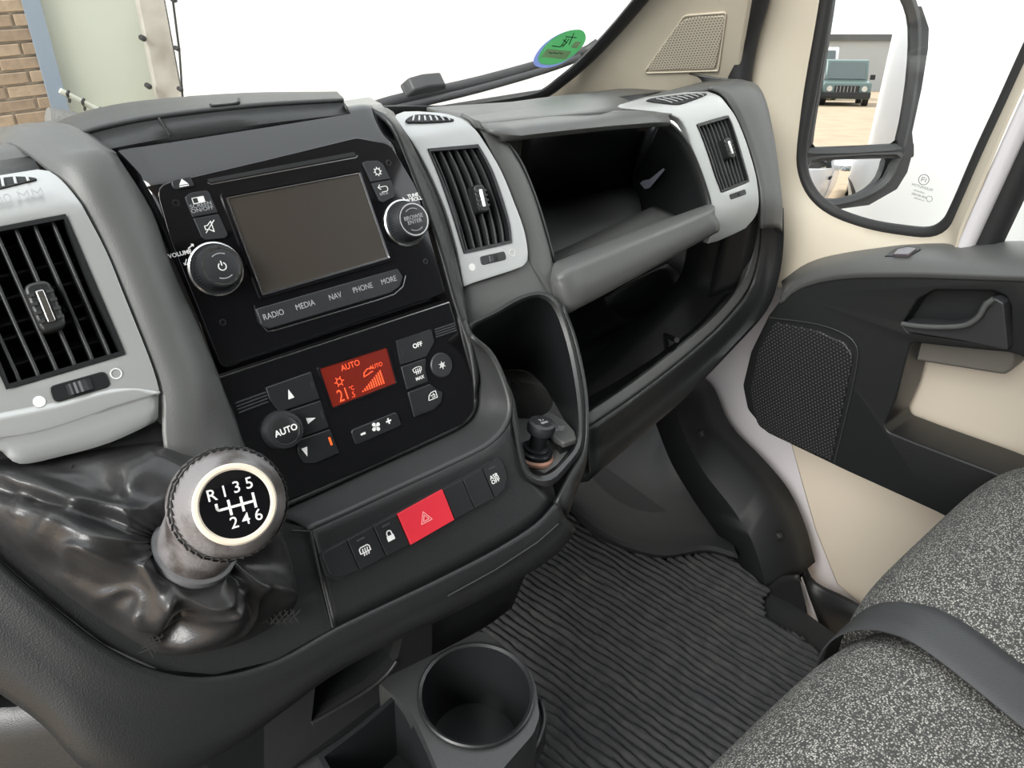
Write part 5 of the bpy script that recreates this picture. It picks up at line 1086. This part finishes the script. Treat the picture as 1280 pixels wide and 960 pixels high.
wsc = mk('window_1', ws_v, [(0, 1, 2, 3)], M['glass'], None, sol=0.005, flat=True); tag(wsc, 'large raked windscreen above the dashboard', kind='structure')
edge = cr([WS(u, v_, -0.004) for u, v_ in ((430, 146), (480, 141), (560, 140), (620, 132), (672, 121), (705, 99), (735, 73), (770, 36), (804, -4), (870, -80))], 4)
tube('black_border', edge, 0.007, M['rubber'], wsc, upv=tuple(WN), flatten=2.2, n=8)
# scuttle below the glass outside
# sticker
frs = Frame(WS(702, 59, -0.006), PX(720, 50, 1) * 0 + WS(733, 40, -0.006) - WS(672, 78, -0.006), WS(690, 38, -0.006) - WS(716, 80, -0.006))
sc0 = frs
epx = [(673, 76), (674, 68), (682, 56), (694, 46), (708, 39), (720, 36.8), (728, 38), (732, 44), (731, 52), (725, 61), (715, 70), (703, 77), (690, 80.5), (679, 80)]
g_in = Frame(WS(702, 59, -0.007), (1, 0, 0), (0, -1, 1))
ninw = -1 if g_in.N @ WN > 0 else 1
def paper(name, col):
    m = material(name, col, 0.6); nt = m.node_tree; p = nt.nodes['Principled BSDF']; o = nt.nodes['Material Output']
    t = nt.nodes.new('ShaderNodeBsdfTranslucent'); t.inputs[0].default_value = (*col, 1); mx = nt.nodes.new('ShaderNodeMixShader'); mx.inputs[0].default_value = 0.6
    nt.links.new(p.outputs[0], mx.inputs[1]); nt.links.new(t.outputs[0], mx.inputs[2]); nt.links.new(mx.outputs[0], o.inputs[0]); return m
stk = prism('emission_sticker', g_in, crc(g_in.poly(epx), 3), 0.0, 0.0006 * ninw, paper('sticker_green', (0.30, 0.66, 0.38)), None); tag(stk, 'round green emission sticker on the lower corner of the windscreen', 'sticker')
hs = 0.0007 * ninw
prism('white_field', g_in, g_in.poly([(684, 60.5), (714, 63.5), (707, 74), (676, 70.5)]), hs, hs * 1.3, paper('sticker_white', (0.85, 0.82, 0.72)), stk); prism('white_field', g_in, g_in.poly([(719, 51), (726, 52), (721, 60), (713, 58.5)]), hs, hs * 1.3, paper('sticker_cream', (0.85, 0.82, 0.72)), stk)
dk = material('sticker_ink', (0.02, 0.03, 0.02), 0.6)
strokes('print', g_in, [g_in.poly([(707, 45), (720, 46.5)]), g_in.poly([(717, 41), (711, 55)]), g_in.poly([(708, 47), (700, 58), (690, 56.5)]), g_in.poly([(711, 48), (703, 58)]), g_in.poly([(701, 57), (708, 53), (704, 49)])], 0.0016, hs * 1.2, dk, stk)
strokes('print', g_in, [g_in.poly([(686, 64.5), (689, 66), (692, 64.8), (695, 66.3), (699, 65.3), (703, 66.6)])], 0.0012, hs * 1.5, dk, stk)
_e0 = crc(g_in.poly(epx), 3); _e1 = [np.array(p) + np.array((-0.003, -0.004)) for p in crc(grow(g_in.poly(epx), 0.003), 3)]
_e1 = [b if (b - sum(_e0) / len(_e0)) @ (b - sum(_e0) / len(_e0)) > (a - sum(_e0) / len(_e0)) @ (a - sum(_e0) / len(_e0)) else a for a, b in zip(_e0, _e1)]
ring('backing', g_in, [(_e0, 0.0), (_e1, 0.0), (_e1, 0.0004 * ninw), (_e0, 0.0004 * ninw)], paper('sticker_backing', (0.5, 0.58, 0.85)), stk, close=True)
# wiper
wip = thing('windscreen_wiper', 'black wiper resting on the outside of the windscreen', 'wiper', tuple(WS(500, 120, 0.03)))
gw = material('wiper_black', (0.03, 0.03, 0.032), 0.5)
tube('arm', cr([WS(u, v_, 0.035) for u, v_ in ((455, 138), (490, 127), (530, 118), (600, 102), (680, 80), (728, 66), (748, 54))], 3), 0.009, gw, wip, flatten=0.8)
tube('blade', cr([WS(u, v_, 0.018) for u, v_ in ((480, 140), (530, 128), (600, 111), (680, 88), (725, 72))], 3), 0.006, gw, wip)
prism('pivot_cover', Frame(WS(528, 110, 0.045), (1, 0, 0), (0, -1, 1)), rp(Frame(WS(528, 110, 0.045), (1, 0, 0), (0, -1, 1)).poly([(500, 116), (514, 104), (532, 99), (553, 97), (555, 103), (535, 110)]), 0.006), -0.01, 0.012, gw, wip, bev=(0.004, 2))

# ================================================================ WING MIRROR
rin = _n(ray(1085, 90)); rout = _n((0.10, -1.0, -0.005)); mn = _n(rout - rin)
mc = PX(1085, 100, 1.42)
_mu = _n(np.cross((0, 0, 1.0), mn)); MF = Frame(mc, _mu, np.cross(mn, _mu))
mir = thing('wing_mirror', 'black wing mirror with two glasses outside the passenger window', 'mirror', tuple(mc - np.array((0, 0, 0.3))))
mm = bpy.data.materials.new('mirror_glass'); mm.use_nodes = True; pb = mm.node_tree.nodes['Principled BSDF']; pb.inputs['Metallic'].default_value = 1; pb.inputs['Roughness'].default_value = 0.0; pb.inputs['Base Color'].default_value = (0.86, 0.87, 0.87, 1)
up_px = [(1052, -70), (1046, -20), (1034, 60), (1022, 130), (1015, 178), (1019, 184), (1112, 180), (1120, 174), (1129, 130), (1135, 80), (1136, 35), (1130, 8), (1118, -15), (1095, -60)]
ug = prism('upper_glass', MF, MF.poly(up_px), -0.004, 0.0, mm, mir)
lo_px = [(1013, 203), (1040, 199), (1112, 196), (1113, 203), (1104, 222), (1085, 236), (1058, 246), (1030, 249), (1014, 232), (1010, 215)]
lp = [np.array(p) for p in MF.poly(lo_px)]; lc_ = sum(lp) / len(lp); rows = []
for k in range(9):
    s = k / 8.0; rows.append([MF.w(*(lc_ + (p - lc_) * s), 0.004 - 1.6 * float(((p - lc_) * s) @ ((p - lc_) * s))) for p in crc(lp, 3)])
v, f = grid(rows, True); mk('lower_glass', v, f, mm, mir, ang=180)
hou = [(1048, -110), (1036, -20), (1018, 60), (1002, 150), (997, 200), (1000, 235), (1016, 256), (1040, 262), (1085, 256), (1120, 236), (1133, 215), (1140, 196), (1141, 178), (1139, 165), (1151, 110), (1159, 60), (1160, 35), (1152, 5), (1140, -30), (1110, -110)]
hp_ = rp(MF.poly(hou), 0.02, 3)
hin_u = MF.poly(up_px)
hm = material('mirror_housing_black', (0.05, 0.05, 0.052), 0.5)
prism('housing', MF, hp_, -0.16, -0.012, hm, mir, bev=(0.02, 4))
def around(name, inner, w_, par):
    ip = crc([np.array(p) for p in inner], 2); op = crc(grow([np.array(p) for p in inner], w_), 2); ring(name, MF, [(op, -0.02), (op, 0.008), ([(a + b) / 2 for a, b in zip(ip, op)], 0.012), (ip, 0.004), (ip, -0.004)], hm, par)
around('upper_rim', MF.poly(up_px), 0.018, mir); around('lower_rim', MF.poly(lo_px), 0.014, mir)
prism('bridge', MF, rp(MF.poly([(1010, 186), (1118, 182), (1140, 178), (1140, 196), (1112, 197), (1040, 199), (1010, 203)]), 0.004), -0.02, 0.006, hm, mir, bev=(0.004, 2))
prism('outer_rim', MF, rp(MF.poly([(1122, 178), (1137, 120), (1143, 60), (1140, 20), (1150, 5), (1160, 35), (1159, 60), (1151, 110), (1139, 165), (1141, 185), (1133, 215), (1120, 236), (1085, 256), (1040, 262), (1040, 250), (1085, 240), (1108, 224), (1116, 200)]), 0.004), -0.03, 0.004, hm, mir, bev=(0.006, 3))
tube('mirror_arm', [mc + np.array((-0.05, 0.05, -0.24)), mc + np.array((-0.16, 0.02, -0.33)), np.array((1.17, mc[1] - 0.05, mc[2] - 0.36))], 0.03, hm, mir)

# ================================================================ OUTSIDE
GZ = -0.72
sand = material('sandy_yard', (0.44, 0.34, 0.23), 0.9, var=(1.5, (0.36, 0.27, 0.18), 0.35, 0.7), bump=(30, 0.4, 0.02))
gnd = box('ground', (-60, -90, GZ - 0.1), (60, 30, GZ), sand); tag(gnd, 'sandy yard ground around the van', kind='structure')
YW = 4.5
# brick wall
bw = thing('wall_outside', 'yellow brown brick wall seen through the windscreen', None, (0.5, YW, GZ), kind='structure')
box('mortar', (-1.6, YW + 0.012, GZ), (PY(52, 40, YW)[0], YW + 0.25, 2.2), material('mortar', (0.55, 0.48, 0.38), 0.9), bw)
bms = [material('brick_%d' % i, c, 0.85, bump=(120, 0.4, 0.004), var=(25, c2, 0.4, 0.7)) for i, (c, c2) in enumerate((((0.27, 0.20, 0.135), (0.20, 0.15, 0.105)), ((0.32, 0.245, 0.17), (0.25, 0.19, 0.13)), ((0.24, 0.18, 0.125), (0.19, 0.14, 0.10))))]
xe = PY(52, 40, YW)[0]; BL, BH, MJ = 0.215, 0.052, 0.011
bme = []
for bmt in bms:
    for hw_ in (BL, BL / 2 - MJ / 2):
        me = bpy.data.meshes.new('brick'); b = bmesh.new(); bmesh.ops.create_cube(b, size=1.0)
        for v_ in b.verts: v_.co = Vector((v_.co.x * hw_, v_.co.y * 0.08, v_.co.z * BH))
        bmesh.ops.bevel(b, geom=list(b.edges), offset=0.004, segments=1, affect='EDGES'); b.to_mesh(me); b.free(); me.materials.append(bmt); bme.append(me)
for r_ in range(18):
    z = -0.25 + r_ * (BH + MJ); x = xe - (0 if r_ % 2 else 0)
    first = r_ % 2
    for c_i in range(5):
        half = first and c_i == 0; w_ = (BL / 2 - MJ / 2) if half else BL
        o = bpy.data.objects.new('brick', bme[random.choice((0, 1, 1, 2)) * 2 + (1 if half else 0)]); COL.objects.link(o); adopt(o, bw)
        o.location = (x - w_ / 2, YW + 0.03 + random.uniform(-0.004, 0.004), z); o.rotation_euler = (0, random.uniform(-0.006, 0.006), 0); x -= w_ + MJ
# blue grey post, pale panel, concrete post, white wall
def wallpiece(name, u0, u1, v_, y, mat, label, th=0.1, z0=GZ, z1=2.2, kind='structure'):
    a, b = PY(u0, v_, y)[0], PY(u1, v_, y)[0]; o = box(name, (a, y, z0), (b, y + th, z1), mat); tag(o, label, kind=kind); return o
wallpiece('trim_3', 44, 66, 60, YW - 0.03, material('blue_grey_paint', (0.19, 0.235, 0.29), 0.5), 'blue grey door post beside the brick wall')
pnl = wallpiece('door_1', 60, 200, 60, YW + 0.02, material('pale_grey_green_panel', (0.44, 0.47, 0.41), 0.35, var=(1.2, (0.38, 0.41, 0.35), 0.35, 0.7)), 'pale grey green door panel between the brick wall and concrete post')
cpst = wallpiece('trim_4', 186, 216, 60, YW - 0.05, material('weathered_concrete', (0.40, 0.38, 0.34), 0.9, var=(6, (0.28, 0.26, 0.23), 0.4, 0.65)), 'weathered concrete post beside the white wall', th=0.2)
wt = material('white_render', (0.84, 0.86, 0.86), 0.6)
wh = wallpiece('wall_white', 222, 1150, 60, YW - 0.1, wt, 'bright white wall filling the view through the windscreen', th=0.2, z1=3.4)
tube('edge_cord', [PY(u, v_, YW - 0.14) for u, v_ in ((213, -60), (216, 0), (224, 62), (229, 130), (236, 200))], 0.006, M['rubber'], wh)
for u, v_ in ((218, 0), (222, 61), (226, 112)): lathe('bolt', Frame(PY(u, v_, YW - 0.16), (1, 0, 0), (0, 0, 1)), [(0.012, -0.03), (0.012, 0.01), (0.007, 0.014)], M['rubber'], wh, n=12)
for u, v_ in ((179, 48), (186, 108)): lathe('bolt', Frame(PY(u, v_, YW - 0.07), (1, 0, 0), (0, 0, 1)), [(0.014, -0.03), (0.014, 0.01), (0.008, 0.014)], M['rubber'], cpst, n=12)
rail = thing('hand_rail', 'pale slanting rail with dark brackets low in front of the pale door', 'rail', tuple(PY(100, 128, YW - 0.2)))
tube('bar', [PY(u, v_, YW - 0.25) for u, v_ in ((75, 113), (100, 126), (126, 139), (170, 160))], 0.013, material('pale_rail_paint', (0.50, 0.52, 0.45), 0.5), rail)
for u, v_ in ((86, 117), (105, 127), (126, 138)): tube('bracket', cr([PY(u, v_ - 3, YW - 0.27), PY(u - 2, v_ + 1, YW - 0.28), PY(u + 1, v_ + 6, YW - 0.2), PY(u + 1, v_ + 10, YW - 0.1)], 3), 0.007, M['rubber'], rail)
stone = tube('concrete_kerb', [PY(60, 150, YW - 0.3), PY(90, 155, YW - 0.3), PY(130, 172, YW - 0.3)], 0.06, material('grey_stone', (0.17, 0.17, 0.165), 0.9, bump=(60, 0.6, 0.01)), None); tag(stone, 'rough grey stone edge under the slanting rail', 'kerb')
# neighbouring white van, seen through the side window and in the mirror
nv = thing('white_panel_van', 'tall white panel van parked close beside the passenger door', 'van', (2.9, -1.0, GZ))
NX = 1.98
bodyp = [(NX, GZ + 0.35), (NX - 0.02, GZ + 0.9), (NX, GZ + 1.35), (NX + 0.03, GZ + 2.1), (NX + 0.12, GZ + 2.45), (NX + 0.25, GZ + 2.52), (NX + 1.75, GZ + 2.52), (NX + 1.9, GZ + 2.4), (NX + 1.98, GZ + 1.3), (NX + 1.98, GZ + 0.35)]
def van_body(name, y0, y1, mat, parent, prof, nose=0.0):
    rows = [[np.array((x, y, z - (nose * k if z > GZ + 1.2 else 0))) for x, z in prof] for k, y in ((0, y0), (0, y1))]
    v, f = grid(rows, True); n_ = len(prof); f += [list(range(n_)), list(range(n_, 2 * n_))[::-1]]; return mk(name, v, f, mat, parent, ang=30, bev=(0.04, 3))
van_body('body', -4.0, 2.2, material('bright_white_van_paint', (0.86, 0.88, 0.885), 0.55), nv, bodyp)
def wheel(name, x, y, r, w_, parent, z=GZ):
    g = Frame((x, y, z + r), (0, 1, 0), (0, 0, 1)); t = lathe(name, g, [(r * 0.72, -w_ / 2), (r * 0.97, -w_ / 2), (r, -w_ / 4), (r, w_ / 4), (r * 0.97, w_ / 2), (r * 0.72, w_ / 2)], M['rubber'], parent, n=28)
    lathe('hub', g, [(r * 0.66, -w_ / 2 - 0.01), (r * 0.5, -w_ / 2 + 0.02), (r * 0.2, -w_ / 2 - 0.01)], M['steel'], t, n=20)
for yy in (-3.1, 1.3):
    for xx in (NX + 0.12, NX + 1.86): wheel('wheel', xx, yy, 0.34, 0.22, nv)
box('side_moulding', (NX - 0.04, -3.8, GZ + 0.62), (NX + 0.01, 2.0, GZ + 0.74), M['rubber'], nv, bev=0.01)
# own bodywork behind the door, visible in the mirror
ob = thing('trim_5', 'white outer bodywork of this van behind the passenger door', None, (1.2, -1.5, 0), kind='structure')
box('rear_side', (1.18, -4.2, -0.35), (1.22, -0.72, 1.9), M['white_paint'], ob, bev=0.03)
box('door_outer', (1.165, -0.70, -0.30), (1.20, 0.72, 0.60), M['white_paint'], ob, bev=0.012)
box('door_handle', (1.20, -0.60, 0.42), (1.235, -0.42, 0.47), M['rubber'], ob, bev=0.01)
# parked cars far behind
def car(name, label, cat, x, y, L, W, H, mat, belt=0.55, boxy=True):
    """front view faces the van: bonnet, windscreen, lights, grille, wheels"""
    t = thing(name, label, cat, (x, y, GZ), 'vehicles parked across the yard')
    hb_ = H * belt
    body = [(0, 0.28), (0, hb_ * 0.80), (0.06, hb_ * 0.92), (L * 0.26, hb_), (L * 0.95, hb_), (L, hb_ * 0.9), (L, 0.30)]
    def side(poly, w_, nm, m_, b=0.05):
        v = []; n_ = len(poly)
        for s in (-1, 1):
            for a, z in poly: v.append((x + s * w_ / 2, y - a, GZ + z))
        f = [list(range(n_)), list(range(n_, 2 * n_))[::-1]] + [(i, (i + 1) % n_, n_ + (i + 1) % n_, n_ + i) for i in range(n_)]
        return mk(nm, v, f, m_, t, bev=(b, 3))
    side(body, W, 'body', mat); side([(L * 0.24, hb_ - 0.02), (L * 0.36, H * 0.97), (L * 0.40, H), (L * 0.92, H), (L * 0.97, hb_ - 0.02)], W * 0.9, 'cabin', mat)
    dg = material(name + '_glass', (0.10, 0.12, 0.12), 0.08)
    a0, z0, a1, z1 = L * 0.25 - 0.012, hb_ + 0.04, L * 0.35 - 0.012, H * 0.93
    mk('windscreen', [(x - W * .40, y - a0 + .012, GZ + z0), (x + W * .40, y - a0 + .012, GZ + z0), (x + W * .37, y - a1 + .012, GZ + z1), (x - W * .37, y - a1 + .012, GZ + z1)], [(0, 1, 2, 3)], dg, t, sol=0.02, flat=True)
    for s in (-1, 1):
        lathe('headlight', Frame((x + s * W * 0.36, y, GZ + hb_ * 0.68), (1, 0, 0), (0, 0, 1)), [(0.11, -0.03), (0.11, 0.03), (0.08, 0.04)], M['chrome'], t, n=20)
        box('door_mirror', (x + s * W * 0.5 - (0.0 if s > 0 else 0.2), y - L * 0.3, GZ + hb_ * 1.02), (x + s * W * 0.5 + (0.2 if s > 0 else 0.0), y - L * 0.28, GZ + hb_ * 1.22), M['rubber'], t, bev=0.02)
        for a in (0.18, 0.80): wheel('wheel', x + s * (W / 2 - 0.1), y - L * a, H * 0.2, 0.22, t)
    gr = box('grille', (x - W * .26, y - 0.02, GZ + hb_ * .52), (x + W * .26, y + 0.03, GZ + hb_ * .80), M['rubber'], t, bev=0.01)
    for k in range(6): box('slot', (x - W * .22 + k * W * .075, y + 0.02, GZ + hb_ * .55), (x - W * .22 + k * W * .075 + .03, y + .045, GZ + hb_ * .78), M['steel'], gr)
    box('bumper', (x - W * .5, y - .05, GZ + .32), (x + W * .5, y + .12, GZ + .55), M['rubber'], t, bev=0.03)
    return t
green = material('green_grey_paint', (0.10, 0.15, 0.135), 0.35, coat=0.3)
CARX, CARY = 4.2, -34.0
car('off_road_car', 'dark green off-road car facing the mirror across the yard', 'car', CARX, CARY, 4.2, 1.85, 1.8, green)
car('white_delivery_van', 'white delivery van parked behind the green off-road car', 'van', CARX - 0.9, CARY - 6.0, 5.2, 2.0, 2.4, M['white_paint'], belt=0.5)
car('silver_car', 'pale silver car standing next to the green off-road car', 'car', CARX - 2.1, CARY + 0.5, 4.3, 1.8, 1.6, material('silver_car_paint', (0.45, 0.46, 0.47), 0.3, metal=0.4))
shed = box('far_building', (-30, -60, GZ), (40, -58, GZ + 3.2), material('grey_cladding', (0.42, 0.42, 0.41), 0.7)); tag(shed, 'long low grey building on the horizon in the mirror', 'building')
box('roof_edge', (-30.2, -58.0, GZ + 3.1), (40.2, -57.8, GZ + 3.5), M['pad'], shed)
